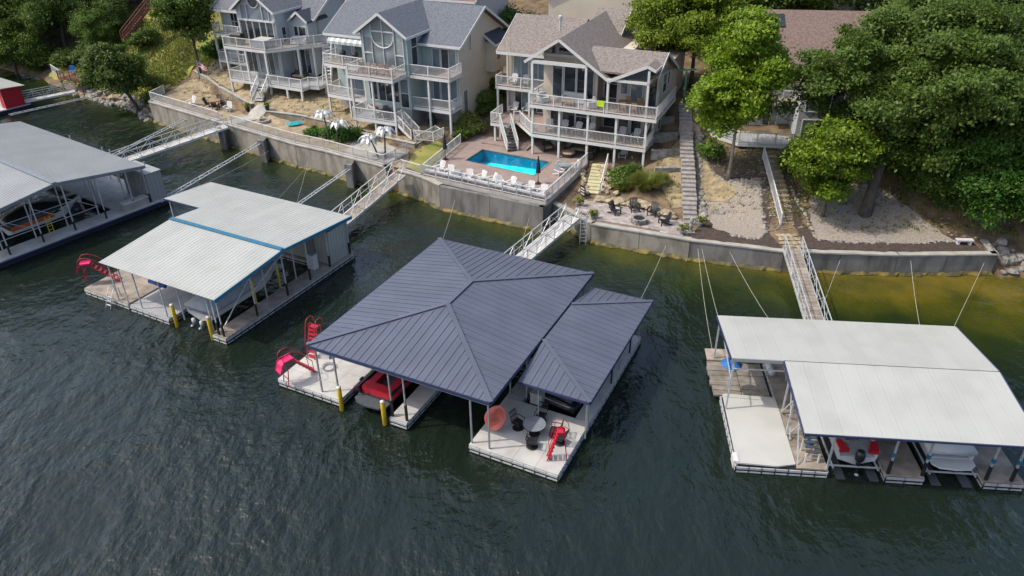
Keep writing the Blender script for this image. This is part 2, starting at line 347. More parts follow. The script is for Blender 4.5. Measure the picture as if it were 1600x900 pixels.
# ---------------------------------------------------------------- ground covers draped on the terrain
def sub_edges(poly, step):
    r = []
    for i in range(len(poly)):
        a = Vector(poly[i]); b = Vector(poly[(i+1) % len(poly)]); k = max(1, int((b-a).length/step))
        r += [tuple(a.lerp(b, j/k)) for j in range(k)]
    return r
from mathutils.geometry import delaunay_2d_cdt
def drape(name, poly, m, dz, label, step=.6, kind='structure'):
    jg = 0 if 'concrete' in m else .13; poly = [(x+random.uniform(-jg,jg), y+random.uniform(-jg,jg)) for x, y in sub_edges(poly, .45)]; e = sub_edges(poly, step); pts = [Vector(p) for p in e]; x0 = min(p[0] for p in e); x1 = max(p[0] for p in e); y0 = min(p[1] for p in e); y1 = max(p[1] for p in e)
    for x in np.arange(x0+step/2, x1, step):
        for y in np.arange(y0+step/2, y1, step):
            if inside(poly, x, y): pts.append(Vector((x, y)))
    n = len(e)
    v, _, f, *_ = delaunay_2d_cdt(pts, [(i, (i+1) % n) for i in range(n)], [list(range(n))], 1, 1e-4)
    # ground sheet is sampled on its own grid: lift a little more on steps
    mb = MB().add([(p.x, p.y, tz(p.x, p.y)+dz) for p in v], [tuple(t) for t in f]); o = mb.build(name, m, smooth=True); struct(o, kind); o['label'] = label; return o
shore = lambda a, b, off, n=14: [(x, float(ys(x))+off) for x in np.linspace(a, b, n)]
drape('grass_slope', shore(-64,-42.9,1.6)+[(-41.9,89),(-40.4,96),(-38,104),(-36,118),(-50,124),(-66,112)], 'grass_ground', .08, 'dry green and straw coloured grass on the slope above the rocky bank')
drape('gravel_terrace', shore(-41.6,-9.6,.3)+[(-9.8,68.7),(-12.6,70.7),(-16.2,72.4),(-22.4,76.9),(-27.6,78.9),(-29.6,80.6),(-34.6,87.1),(-40,94.6)], 'gravel_tan', .05, 'tan gravel on the lower terrace behind the railed seawall', .5)
drape('straw_slope', [(-9.8,69.6),(-12.8,71.6),(-16.2,73.5),(-22.4,78),(-27.8,80.2),(-29.4,82.4),(-34.4,88.5),(-39.6,96),(-36,102),(-5,88),(-5.2,76),(-7.2,71)], 'straw', .06, 'tan straw and gravel slope under the house decks')
drape('concrete_path', [(-30.6,77.6),(-29.3,76.7),(-25.6,79.4),(-26.9,80.9),(-28.4,80.2)], 'concrete_light', .12, 'pale concrete path from gangway to terrace steps', .5)
drape('terrace_slab', [(-16.0,68.1),(-11.4,65.0),(-9.8,67.6),(-12.2,70.3),(-15.6,71.7)], 'concrete_light', .1, 'concrete terrace slab under metal palm trees', .5)
drape('mulch_bed', shore(13.9,20.2,.35,8)+[(20.1,52.0),(21.4,57.0),(22,60.8),(18.0,62.0),(16.8,59.0),(15.2,54.2)], 'mulch', .05, 'dark brown mulch bed between stone steps and handrail', .4)
drape('mulch_strip', shore(22.1,35.0,.35,8)+[(35,50.8),(31,51.6),(23.6,50.9),(22.9,53),(23.6,57),(23,61),(22.4,58)], 'mulch', .055, 'dark mulch strip along the right seawall', .4)
drape('gravel_bed', [(15.9,52.9),(16.9,51.7),(18.2,50.9),(19.3,51.1),(19.8,52.2),(20.1,54.5),(20.9,58.3),(19.6,58.6),(18.2,59.0),(17.4,60.5),(17.2,62.8),(16.4,63.0),(16.1,58.5)], 'gravel_grey', .09, 'pale gravel bed edged with stones beside the central stone stair', .4)
drape('gravel_bed', [(23.4,50.6),(26,50.0),(30,49.8),(33.6,50.2),(32.2,53.2),(30.6,56.6),(27.5,58),(24.6,56.6),(23.7,54)], 'gravel_grey', .1, 'wide grey gravel bed around the big oak trunk', .4)
drape('straw_patch', [(16.1,56.6),(17.6,56.2),(18.9,57.2),(18.2,59.0),(17.4,60.5),(17.2,62.8),(16.5,62.8)], 'straw', .13, 'tan straw and soil over the upper gravel bed by the stone stair', .4)
drape('straw_strip', [(13.3,56),(14.5,56),(16,63.5),(15.8,66),(13.4,63),(12.8,60)], 'straw', .05, 'straw covered strip left of the central stone stair', .4)
drape('straw_strip', [(15.0,54.0),(15.9,54.0),(17.2,62),(17.6,68.5),(17,68.5),(16.2,63)], 'straw', .06, 'narrow straw strip right of the central stone stair', .4)
drape('lawn_patch', [(-9.6,64.4),(-8.2,63.2),(-6.0,69.8),(-7.2,70.6),(-9.3,68.2)], 'grass_ground', .06, 'small green lawn between terrace steps and pool fence', .4)
# ---------------------------------------------------------------- lake
wx = np.concatenate([[-600,-300,-160,-110], np.arange(-90,70,1.0), [90,140,300,600]]); wd = np.concatenate([[-600,-300,-160,-100], np.arange(-60,1,1.0), np.arange(1,6,1), [20,60,400]])
V = [(x, float(ys(x))+d, 0) for x in wx for d in wd]; nw = len(wd)
lake = mesh_np('lake_water', V, [(i*nw+j, (i+1)*nw+j, (i+1)*nw+j+1, i*nw+j+1) for i in range(len(wx)-1) for j in range(nw-1)], 'white_paint', smooth=True); struct(lake)
lake['label'] = 'dark green rippled lake water with olive shallows by the walls'
va = lake.data.attributes.new('shallow', 'FLOAT', 'POINT'); wid = lambda x: float(np.interp(x, [-80,-45,-10,6,14,20,26,34,60], [5,4.5,4.5,6.5,7.5,9,12,14,14])); amt = lambda x: float(np.interp(x, [-80,-30,0,10,20,30,60], [.5,.5,.6,.68,.85,1.1,1.1]))
va.data.foreach_set('value', np.array([amt(x)*max(0, 1+d/wid(x)) if d < 2 else 1 for x in wx for d in wd], 'f4'))
vb = lake.data.attributes.new('wind', 'FLOAT', 'POINT'); vb.data.foreach_set('value', np.array([float(np.interp(d+max(0, x)*.12, [-52,-34,-22,0], [1.05,.95,.78,.6])) for x in wx for d in wd], 'f4'))
def water_mat():
    m = bpy.data.materials.new('lake'); m.use_nodes = True; n = m.node_tree; L = n.links.new; b = n.nodes['Principled BSDF']; MATS['lake'] = m
    geo = n.nodes.new('ShaderNodeNewGeometry'); at = n.nodes.new('ShaderNodeAttribute'); at.attribute_name = 'shallow'
    def noise(scale, detail, st=(1,1,1), rot=0):
        mp = n.nodes.new('ShaderNodeMapping'); mp.inputs['Scale'].default_value = st; mp.inputs['Rotation'].default_value = (0,0,R(rot)); L(geo.outputs['Position'], mp.inputs[0])
        z = n.nodes.new('ShaderNodeTexNoise'); z.inputs['Scale'].default_value = scale; z.inputs['Detail'].default_value = detail; L(mp.outputs[0], z.inputs['Vector']); return z.outputs[0]
    def math_(op, a, b_):
        k = n.nodes.new('ShaderNodeMath'); k.operation = op
        for i, q in enumerate((a, b_)):
            if isinstance(q, (int, float)): k.inputs[i].default_value = q
            else: L(q, k.inputs[i])
        return k.outputs[0]
    bed = noise(.28, 6)
    # lake-bed algae seen through the shallows
    s2 = math_('MULTIPLY', at.outputs['Fac'], math_('ADD', math_('MULTIPLY', bed, 1.5), .15))
    rp = n.nodes.new('ShaderNodeValToRGB'); L(s2, rp.inputs[0]); e = rp.color_ramp.elements
    e[0].position = 0; e[0].color = (.0076, .0136, .0090, 1); e[1].position = .95; e[1].color = (.11, .085, .010, 1)
    k = e.new(.35); k.color = (.016, .026, .007, 1); k = e.new(.62); k.color = (.046, .050, .007, 1)
    L(rp.outputs[0], b.inputs['Base Color']); b.inputs['Roughness'].default_value = .07; b.inputs['IOR'].default_value = 1.40; b.inputs['Specular IOR Level'].default_value = .65
    chop = noise(.95, 4, (1, .5, 1), 28); rip = noise(4.0, 5, (1, .55, 1), -18); mid = noise(2.2, 3, (.6, 1, 1), -40); swell = noise(.16, 3); gust = noise(.085, 4)
    calm = n.nodes.new('ShaderNodeMapRange'); L(gust, calm.inputs[0]); calm.inputs[1].default_value = .36; calm.inputs[2].default_value = .62; calm.inputs[3].default_value = .35; calm.inputs[4].default_value = 1.1
    h = math_('ADD', math_('MULTIPLY', chop, .8), math_('ADD', math_('MULTIPLY', rip, .15), math_('ADD', math_('MULTIPLY', mid, .22), math_('MULTIPLY', swell, .3))))
    wa = n.nodes.new('ShaderNodeAttribute'); wa.attribute_name = 'wind'; h = math_('MULTIPLY', math_('MULTIPLY', h, calm.outputs[0]), wa.outputs['Fac'])
    bu = n.nodes.new('ShaderNodeBump'); bu.inputs['Strength'].default_value = .9; bu.inputs['Distance'].default_value = .55; L(h, bu.inputs['Height']); L(bu.outputs[0], b.inputs['Normal'])
    return m
water_mat(); lake.data.materials[0] = M('lake')
# ---------------------------------------------------------------- seawalls
def wall_run(name, label, pts, top, m='concrete', th=.4, cap='concrete_light', capz=.12, z0=-1.2, seg=4.6, stain=True):
    """a poured wall: panels with joints between them, a cap and a waterline band as parts"""
    root = thing(name, label, 'wall', (pts[0][0], pts[0][1], 0))
    o = Vector((pts[0][0], pts[0][1]))
    for i in range(len(pts)-1):
        a = Vector(pts[i][:2])-o; b = Vector(pts[i+1][:2])-o; d = (b-a); L = d.length; d /= L; nrm = Vector((-d.y, d.x))
        k = max(1, round(L/seg)); t0 = top[i]; t1 = top[i+1]
        for j in range(k):
            p = a+d*(L*j/k+.018); q = a+d*(L*(j+1)/k-.018); za = t0+(t1-t0)*j/k; zb = t0+(t1-t0)*(j+1)/k; jit = random.uniform(0, .025)
            P = [p+nrm*jit, q+nrm*jit, q+nrm*th, p+nrm*th]
            mb = MB().add([(*P[0], z0), (*P[1], z0), (*P[2], z0), (*P[3], z0), (*P[0], za), (*P[1], zb), (*P[2], zb), (*P[3], za)], [(3,2,1,0),(4,5,6,7),(0,1,5,4),(1,2,6,5),(2,3,7,6),(3,0,4,7)])
            mb.build('wall_panel', m, root)
        if cap:
            ca = a-nrm*.06-d*.02; cb = b-nrm*.06+d*.02; MB().slab([(*ca, t0+capz), (*cb, t1+capz), (*(cb+nrm*(th+.12)), t1+capz), (*(ca+nrm*(th+.12)), t0+capz)], capz-.004).build('wall_cap', cap, root)
        if stain:
            n = max(2, int(L/.35)); vs = []; r = random.Random(i)
            for j in range(n+1):
                c = a+d*(L*j/n); o1 = c-nrm*(.10+r.random()*.28); o2 = c-nrm*(.02); vs += [(*o1, -.2), (*o1, .03+r.random()*.05), (*o2, .16+r.random()*.16), (*o2, -.2)]
            MB().add(vs, [f for j in range(n) for f in ((j*4, j*4+4, j*4+5, j*4+1), (j*4+1, j*4+5, j*4+6, j*4+2))]).build('waterline_ledge', 'waterline', root)
    return root
wall_run('seawall', 'long grey concrete seawall below the railing, left of pool', [(-41.9,88.5),(-42,85.6),(-33.4,79.4),(-21.4,70.8),(-18.1,68.9),(-11.5,64.5),(-9.7,67.5)], [2.35]*7)
wall_run('seawall', 'short concrete seawall between brown gangway and pool wall', [(-10.4,64.2),(-8.0,62.4),(-6.3,60.6)], [2.2]*3, z0=-1.3)
wall_run('pool_retaining_wall', 'tall stained dark concrete wall carrying the pool deck', [(-6.3,60.5),(2.6,55.9),(6.4,63.6)], [2.22]*3, 'concrete_dark', cap=None)
wall_run('seawall', 'grey concrete seawall below fire pit patio', [(3.5,57.9),(5.0,55.9),(6.4,53.8),(13.7,50.85)], [1.62]*4)
wall_run('seawall', 'dark grey concrete seawall along mulch beds at right', [(13.72,50.85),(20.3,48.9),(28.5,48.2),(35.8,48.2),(36.2,50.5)], [1.6]*5, 'concrete_dark')
wall_run('garden_wall', 'low curved concrete retaining wall below the leftmost house', [(-40,95.1),(-37,91.4),(-34.4,87.7),(-29.3,81.6),(-28.4,80.7)], [3.5]*5, th=.25, z0=2, stain=False, capz=.06)
wall_run('garden_wall', 'low concrete retaining wall below the middle house', [(-27,79.2),(-22.4,77.5),(-17.7,74.5),(-16,72.8)], [3.2]*4, th=.25, z0=2, stain=False, capz=.06)
wall_run('garden_wall', 'low concrete wall behind the metal palms', [(-16,72.75),(-12.6,71.0),(-9.3,69.0)], [3.0]*3, th=.25, z0=2, stain=False, capz=.06)
for i, (x, y, dx) in enumerate([(-25.3,73.3,.3),(-15.2,66.5,.3),(-30.6,77.1,.3)]):
    o = MB().slab([(x-.35,y-.9,2.3),(x+.35,y-1.1,2.3),(x+.45,y+.4,2.3),(x-.35,y+.5,2.3)], 3.2).build('wall_buttress', 'concrete_dark')
    tag(o, ['concrete pier in water at head of middle mooring arm', 'concrete pier below lattice arm near brown gangway', 'concrete pier under the head of the white left gangway'][i], 'pier')
# rocks on the natural banks
def rock_mesh(seed, m):
    r = random.Random(seed); n = 7; rings = []
    for z, s in ((-.5, .7), (-.15, 1.), (.25, .85), (.5, .4)):
        rings.append([(s*.5*math.cos(2*math.pi*j/n)*r.uniform(.75, 1.2), s*.5*math.sin(2*math.pi*j/n)*r.uniform(.75, 1.2), z*r.uniform(.8, 1.1)) for j in range(n)])
    b = MB().loft(rings); me = bpy.data.meshes.new('rock'); me.from_pydata(b.v, [], b.f); me.materials.append(M(m)); return me
RK = [rock_mesh(i, 'stone_grey') for i in range(4)]; RT = [rock_mesh(i+9, 'stone_tan') for i in range(4)]
def rocks(name, label, spots, meshes, parent_label_cat='stones', part='stone', zoff=0., flat=1.):
    root = thing(name, label, parent_label_cat, (spots[0][0], spots[0][1], 0))
    for x, y, s in spots:
        o = link(part, random.choice(meshes), root); o.location = (x-spots[0][0], y-spots[0][1], max(-.1, tz(x, y))+zoff+s*.12); o.rotation_euler = (random.uniform(-.3,.3), random.uniform(-.3,.3), random.uniform(0, 6)); o.scale = (s*random.uniform(.8,1.4), s, s*random.uniform(.5,.8)*flat)
    return root
rocks('shore_rocks', 'grey and ochre rocks along the natural bank at left', [(x, float(ys(x))+random.uniform(-1.0, 1.6), random.uniform(.4, 1.3)) for x in np.linspace(-57,-42.6,95)], RK+RT[:2])
rocks('shore_rocks', 'grey rocks at the right end of the seawall', [(x, float(ys(x))+random.uniform(-.2, 2.6), random.uniform(.35, 1.1)) for x in np.linspace(36.6,45,70)], RK)
def edge_rocks(name, label, line, n, s0, s1, meshes, w_=.12):
    L = [0]
    for i in range(len(line)-1): L.append(L[-1]+math.dist(line[i], line[i+1]))
    sp = []
    for k in range(n):
        t = L[-1]*k/(n-1); x = np.interp(t, L, [p[0] for p in line]); y = np.interp(t, L, [p[1] for p in line]); sp.append((float(x)+random.uniform(-w_, w_), float(y)+random.uniform(-w_, w_), random.uniform(s0, s1)))
    return rocks(name, label, sp, meshes)
edge_rocks('bed_edging', 'pale stone edging round the gravel bed by the stone stair', [(16.9,51.7),(18.2,50.9),(19.3,51.1),(19.8,52.2),(20.1,54.5),(20.9,58.3),(19.6,58.6),(18.2,59.0),(17.4,60.5),(17.2,62.8)], 62, .25, .4, RK)
edge_rocks('bed_edging', 'pale stone edging along the gravel under the oak', [(23.0,57),(23.4,54),(23.4,50.6),(26,50.0),(30,49.8),(33.6,50.2)], 55, .22, .36, RK)
edge_rocks('dry_stone_edge', 'row of grey boulders right of the central stone stair', [(15.0,53.4),(15.6,55.5),(15.9,58.5),(16.5,61.5),(17.1,66)], 46, .4, .75, RK, .25)
edge_rocks('dry_stone_edge', 'short stub of stacked stones on the gravel bed', [(15.9,55.2),(17.4,54.9)], 12, .35, .55, RK, .15)
# ================================================================ DOCKS
def deck_area(parent, u0, u1, v0, v1, zt, m, pw, pl, name='deck_panel', th=.1, gap=.012):
    nu = max(1, round((u1-u0)/pw)); nv = max(1, round((v1-v0)/pl)); a = (u1-u0)/nu; b = (v1-v0)/nv
    for i in range(nu):
        for j in range(nv): bp(name, parent, u0+i*a+gap/2, u0+(i+1)*a-gap/2, v0+j*b+gap/2, v0+(j+1)*b-gap/2, zt-th, zt+random.uniform(-.003, .003), m)
def frame_edge(parent, u0, u1, v0, v1, zt, m='galv', floats=True, sides='fblr'):
    """steel side frame round a platform, with black float blocks below it"""
    for s, p, q in (('f', (u0, v0), (u1, v0)), ('b', (u0, v1), (u1, v1)), ('l', (u0, v0), (u0, v1)), ('r', (u1, v0), (u1, v1))):
        if s not in sides: continue
        brp('edge_beam', parent, (*p, zt-.17), (*q, zt-.17), .06, m, .14); brp('edge_beam', parent, (*p, zt-.42), (*q, zt-.42), .05, m, .07)
        L = math.dist(p, q); n = max(1, int(L/.62)); d = ((q[0]-p[0])/L, (q[1]-p[1])/L)
        b = MB()
        for k in range(n+1):
            x = p[0]+d[0]*L*k/n; y = p[1]+d[1]*L*k/n; b.box(x-.03, x+.03, y-.03, y+.03, zt-.6, zt-.1)
        struct(b.build('bumper_strips', 'float_black', parent), 'stuff')
    if floats:
        bp('float', parent, u0+.12, u1-.12, v0+.12, v1-.12, -.35, zt-.12, 'float_black')
def dpost(parent, u, v, z0, z1, m='steel', w_=.08, black=1.0):
    bp('post', parent, u-w_/2, u+w_/2, v-w_/2, v+w_/2, z0, z1, m)
    if black: bp('post_sleeve', parent, u-w_/2-.02, u+w_/2+.02, v-w_/2-.02, v+w_/2+.02, z0, z0+black, 'black_rubber')

# ---- dark hip-roofed dock in the middle
DM = Fr((-14.06, 35.53), -26.4); Z = .55
d = thing('boat_dock', 'large boat dock with dark blue-grey hipped metal roof and white decks', 'boat dock', DM.w(0, 0), DM.a)
for u0, u1, v0, v1, m in ((0,4.6,0,13.6,'deck_white'), (8.0,9.15,0,10.2,'deck_white'), (4.65,12.95,10.2,13.6,'deck_white'), (13.05,18.2,0,4.4,'deck_white'), (13.05,14.1,4.45,13.6,'deck_grey'), (17.35,18.2,4.45,13.6,'deck_white'), (14.3,17.15,11,13.6,'deck_white')):
    deck_area(d, u0, u1, v0, v1, Z, m, 1.15, 1.15)
    frame_edge(d, u0, u1, v0, v1, Z)
EZ, RZ = 3.8, 4.8; A = [(2.7,.1,EZ),(14.4,.1,EZ),(14.4,14.6,EZ),(2.7,14.6,EZ)]; r0 = (8.55,5.9,RZ); r1 = (8.55,8.8,RZ)
rf = group_node('roof', d)
roof_face(rf, [A[0],A[1],r0], (1,0,0), .47, 'dark_roof'); roof_face(rf, [A[1],A[2],r1,r0], (0,1,0), .47, 'dark_roof')
roof_face(rf, [A[2],A[3],r1], (1,0,0), .47, 'dark_roof'); roof_face(rf, [A[3],A[0],r0,r1], (0,1,0), .47, 'dark_roof')
for p, q in ((A[0],r0),(A[1],r0),(A[2],r1),(A[3],r1),(r0,r1)): brp('ridge_cap', rf, Vector(p)+Vector((0,0,.05)), Vector(q)+Vector((0,0,.05)), .26, 'dark_roof', .05)
for i in range(4): brp('fascia', rf, Vector(A[i])-Vector((0,0,.12)), Vector(A[(i+1) % 4])-Vector((0,0,.12)), .05, 'navy_trim', .17)
for u in (3.2, 4.45, 8.1, 9.05, 13.15, 14.2):
    for v in (.18, 4.8, 9.6, 13.4):
        if (u, v) in ((4.45, 4.8),): continue
        dpost(d, u, v, Z, EZ-.1, 'steel', .08, 1.1 if v < 1 and u in (8.1, 9.05) else 0)
for v in (.18, 4.8, 9.6, 13.4): brp('truss', d, (2.9, v, EZ-.28), (14.2, v, EZ-.28), .07, 'steel')
for u in (3.2, 8.6, 14.2): brp('truss', d, (u, .2, EZ-.28), (u, 14.4, EZ-.28), .07, 'steel')
# lower side roof
LZ, LT = 3.15, 3.72; B = [(14.5,3.0,LZ),(18.65,3.0,LZ),(18.65,13.95,LZ),(14.5,13.95,LZ)]; h0 = (14.5,6.4,LT); h1 = (14.5,10.6,LT)
lr = group_node('side_roof', d)
roof_face(lr, [B[0],B[1],h0], (1,0,0), .45, 'dark_roof'); roof_face(lr, [B[1],B[2],h1,h0], (0,1,0), .47, 'dark_roof'); roof_face(lr, [B[2],B[3],h1], (1,0,0), .45, 'dark_roof')
for p, q in ((B[1],h0),(B[2],h1)): brp('ridge_cap', lr, Vector(p)+Vector((0,0,.04)), Vector(q)+Vector((0,0,.04)), .22, 'dark_roof', .05)
for p, q in ((B[0],B[1]),(B[1],B[2]),(B[2],B[3])): brp('fascia', lr, Vector(p)-Vector((0,0,.1)), Vector(q)-Vector((0,0,.1)), .05, 'navy_trim', .14)
for u, v in ((15.6,3.3),(18.3,3.75),(18.45,3.1),(18.1,6.4),(18.1,9.6),(18.1,13.4),(14.6,13.4)): dpost(d, u, v, Z, LZ-.05, 'steel', .07, 0)
for u, v in ((18.1,8.2),(18.1,11.6)): dpost(d, u, v, Z, LZ-.05, 'black_metal', .09, 0)
for u in (4.7,): bp('cleat', d, u-.2, u-.1, 2.0, 2.3, Z, Z+.1, 'black_metal')
# dock locker seen under the side roof
lk = thing('dock_locker', 'pale grey storage locker under the side roof of the dark dock', 'locker', DM.w(14.9, 4.75, Z), DM.a); MB().box(-.35,.35,-.25,.25,0,.7).build('box', 'deck_grey', lk); MB().box(-.38,.38,-.28,.28,.7,.76).build('lid', 'deck_white', lk)

def pile(fr, u, v, label, z1=1.65):
    t = thing('mooring_pile', label, 'post', fr.w(u, v, 0), fr.a, 'yellow mooring piles at the slip mouths')
    MB().lathe([(.13,-.8),(.13,z1-.06),(.10,z1)], n=10).build('pile', 'yellow', t, True); MB().lathe([(.135,z1-.05),(.135,z1+.01),(.02,z1+.07)], n=10).build('cap', 'white_paint', t, True); return t
pile(DM, 4.78, -.14, 'yellow pile at the corner of the white left platform, dark-roofed dock'); pile(DM, 7.72, -.1, 'yellow pile beside narrow finger of the dark-roofed dock')

# ---- blue-trimmed white-roofed dock (left of the dark one)
D2 = Fr((-19.46, 40.33), -27.9); Z = .5
d = thing('boat_dock', 'white-roofed boat dock with bright blue ridge and fascia trim', 'boat dock', D2.w(0, 0), D2.a)
deck_area(d, -13.05, -8.3, 0, 13.3, Z, 'deck_wood', .16*6, 2.4); frame_edge(d, -13.05, -8.3, 0, 13.3, Z)
deck_area(d, -8.2, -4.3, 0, 6, Z-.06, 'deck_grey', .3, 6, 'deck_plank'); frame_edge(d, -8.2, -4.3, 0, 6, Z-.06)
deck_area(d, -.3, 1.0, 0, 10.6, Z, 'deck_wood', 1.3, .75); frame_edge(d, -.3, 1.0, 0, 13.3, Z, sides='flr'); deck_area(d, -8.2, 1.0, 10.6, 13.3, Z, 'deck_wood', 1.2, 1.3); frame_edge(d, -8.2, 1.0, 10.6, 13.3, Z, sides='fb')
EZ, RZ = 3.6, 4.2; rf = group_node('roof', d)
def wr(pts, e=(1,0,0)): roof_face(rf, pts, e, .92, 'white_roof', .014, .04, 3)
wr([(-9.75,-.25,EZ),(1.1,-.25,EZ),(1.1,6.0,RZ),(-9.75,6.0,RZ)])
s8 = RZ-(8.7-6.0)*(RZ-EZ)/7.4
wr([(-9.75,6.0,RZ),(1.1,6.0,RZ),(1.1,8.7,s8),(-9.75,8.7,s8)]); wr([(-13.7,8.7,s8),(1.1,8.7,s8),(1.1,13.4,EZ),(-13.7,13.4,EZ)])
brp('ridge_cap', rf, (-9.75,6.0,RZ+.06), (1.1,6.0,RZ+.06), .34, 'blue_trim', .05)
for p, q, m in (((1.13,-.25,EZ-.1),(1.13,6,RZ-.1),'blue_trim'), ((1.13,6,RZ-.1),(1.13,13.4,EZ-.1),'blue_trim'), ((-9.78,-.25,EZ-.08),(-9.78,6,RZ-.08),'navy_trim'), ((-9.78,6,RZ-.08),(-9.78,8.7,s8-.08),'navy_trim'), ((-13.73,8.7,s8-.08),(-13.73,13.4,EZ-.08),'navy_trim'), ((-13.7,8.67,s8-.08),(-9.78,8.67,s8-.08),'navy_trim')): brp('fascia', rf, p, q, .06, m, .24 if m == 'blue_trim' else .12)
for u, v in ((-9.4,.1),(-8.4,.1),(-7.0,.1),(-4.5,.1),(-3.2,.4),(-.2,.15),(.25,.15),(.7,.15),(.85,3),(.85,6),(.85,8.4),(.85,10.6),(.85,13),(-4.4,6),(-8.4,6),(-8.4,3),(-8.4,13),(-4.4,13),(-13.4,13),(-13.4,8.9),(-4.6,2.5),(-.15,5),(-.15,8)):
    dpost(d, u, v, Z, min(EZ+.05+max(0, v-.2)*.08, 4.05) if v < 7 else 3.6+max(0, 13.3-v)*.07, 'galv', .07, .95 if u > .2 else 0)
for v in (.3, 6, 10.6): brp('truss', d, (-9.5, v, 3.45), (.95, v, 3.45), .06, 'galv')
brp('brace', d, (.85,.15,1.2), (.85,3,3.5), .05, 'galv'); brp('brace', d, (.85,3,2.4), (.85,6,3.7), .05, 'galv'); brp('brace', d, (-13.4,8.9,1), (-13.4,13,2.6), .05, 'galv')
sh = thing('dock_shed', 'white corrugated storage shed at the back of the blue-trimmed dock', 'shed', D2.w(0, 0, .5), D2.a)
def ribbed(name, p, q, z0, z1, m, parent, pitch=.3, rib=.03):
    p = Vector(p); q = Vector(q); L = (q-p).length; dd = (q-p)/L; nn = Vector((dd.y, -dd.x)); mb = MB(); k = int(L/pitch)
    mb.slab([(*p, z1), (*q, z1), (*(q-nn*.05), z1), (*(p-nn*.05), z1)], z1-z0)
    for i in range(k+1):
        c = p+dd*(L*i/k)+nn*rib/2; mb.bar((*c, z0), (*c, z1), .05, rib)
    return mb.build(name, m, parent)
ribbed('wall', (-4.2,10.9), (.75,10.9), 0, 2.7, 'white_roof', sh); ribbed('wall', (.75,10.9), (.75,13.1), 0, 2.7, 'white_roof', sh); ribbed('wall', (-4.2,13.1), (-4.2,10.9), 0, 2.7, 'white_roof', sh)
MB().box(-1.6,-.7,10.8,10.86,0,2.1).build('door', 'grey_trim', sh); ribbed('wall', (.75,13.1), (-4.2,13.1), 0, 2.7, 'white_roof', sh)
pile(D2, -3.66, .05, 'yellow pile left of the covered boat, blue-trimmed dock', 1.75); pile(D2, -.32, .05, 'yellow pile right of the covered boat, blue-trimmed dock', 1.75)
for k, v in enumerate((4.2, 6.6)):
    t = thing('guide_post', ['slim yellow guide post near front of covered boat slip', 'slim yellow guide post at rear of covered boat slip'][k], 'post', D2.w(-.4, v, 0), D2.a); MB().lathe([(.06,-.3),(.06,2.2),(.04,2.25)], n=8).build('pole', 'yellow', t, True); MB().box(-.1,.4,-.03,.03,.5,.56).build('bracket', 'galv', t)

# ---- grey-roofed dock at the left edge
D1 = Fr((-32.13, 60.98), -35); Z = .6
d = thing('boat_dock', 'big grey-roofed boat dock with white decking at left edge', 'boat dock', D1.w(0, 0), D1.a)
deck_area(d, -1.7, .2, -15, -2.6, Z, 'deck_white', 1.9, 1.4); frame_edge(d, -1.7, .2, -15, 1.8, Z, 'navy_trim', sides='lrb'); deck_area(d, -18, .2, -2.6, 1.8, Z, 'deck_white', 1.5, 1.45)
frame_edge(d, -18, -1.7, -2.6, 1.8, Z, 'navy_trim', sides='fb'); deck_area(d, -8.4, -6.9, -15, -2.6, Z, 'deck_white', 1.5, 1.4); frame_edge(d, -8.4, -6.9, -15, -2.6, Z, 'navy_trim', sides='lr')
EZ, RZ = 4.0, 5.0; rf = group_node('roof', d)
roof_face(rf, [(-22,-7.1,RZ),(-.1,-7.1,RZ),(-.1,.4,EZ),(-22,.4,EZ)], (1,0,0), .92, 'grey_roof', .022, .06, 3)
roof_face(rf, [(-22,-14.8,EZ),(-.1,-14.8,EZ),(-.1,-7.1,RZ),(-22,-7.1,RZ)], (1,0,0), .92, 'grey_roof', .022, .06, 3)
brp('ridge_cap', rf, (-22,-7.1,RZ+.06), (-.1,-7.1,RZ+.06), .4, 'grey_trim', .05)
for p, q in (((-.06,-14.8,EZ-.1),(-.06,-7.1,RZ-.1)), ((-.06,-7.1,RZ-.1),(-.06,.4,EZ-.1))): brp('fascia', rf, p, q, .06, 'grey_trim', .26)
brp('fascia', rf, (-22,.43,EZ-.1), (-.1,.43,EZ-.1), .06, 'grey_trim', .2)
for u in (-.3, -1.5, -7.0, -8.3, -14):
    for v in (-14.5, -11.8, -9.2, -6.6, -3.9, -1.3, 1.2 if u < -1 else 0.2):
        dpost(d, u, v, Z, EZ+.95*(1-abs(v+7.1)/7.7)-.1, 'galv', .08, .8 if u == -.3 else 0)
for v in (-14.5, -9.2, -3.9, .2):
    z = EZ+.95*(1-abs(v+7.1)/7.7)-.35; brp('truss', d, (-18, v, z), (-.2, v, z), .07, 'galv')
    for u0, u1 in ((-1.5,-.3),(-8.3,-7)): brp('brace', d, (u0, v, 1.6), (u1, v, z), .05, 'galv')
for v in (-14.5,-11.8,-9.2,-6.6,-3.9):
    brp('brace', d, (-.9, v, 3.4), (-.9, v+2.6, 1.6), .045, 'galv'); 
for zz in (1.4, 2.6): brp('side_rail', d, (-1.5,-14.5,zz), (-1.5,-3.9,zz), .05, 'galv')
sh = thing('dock_shed', 'pale blue-grey shed on the back corner of the left dock', 'shed', D1.w(0, 0, .6), D1.a)
ribbed('wall', (-1.5,.3), (-.1,.3), 0, 2.6, 'grey_roof', sh); ribbed('wall', (-.1,.3), (-.1,1.7), 0, 2.6, 'grey_roof', sh); ribbed('wall', (-4,.3), (-1.6,.3), 0, 2.6, 'grey_roof', sh); MB().slab([(-4,.25,2.66),(0,.25,2.66),(0,1.75,2.66),(-4,1.75,2.66)], .05).build('roof', 'grey_roof', sh)
t = thing('dock_box', 'long beige dock box on the white walkway of the left dock', 'locker', D1.w(-.45, -1.1, .6), D1.a); MB().box(-.4,.4,-1.1,1.1,0,.62).build('box', 'concrete_light', t); MB().box(-.44,.44,-1.14,1.14,.62,.7).build('lid', 'deck_white', t)

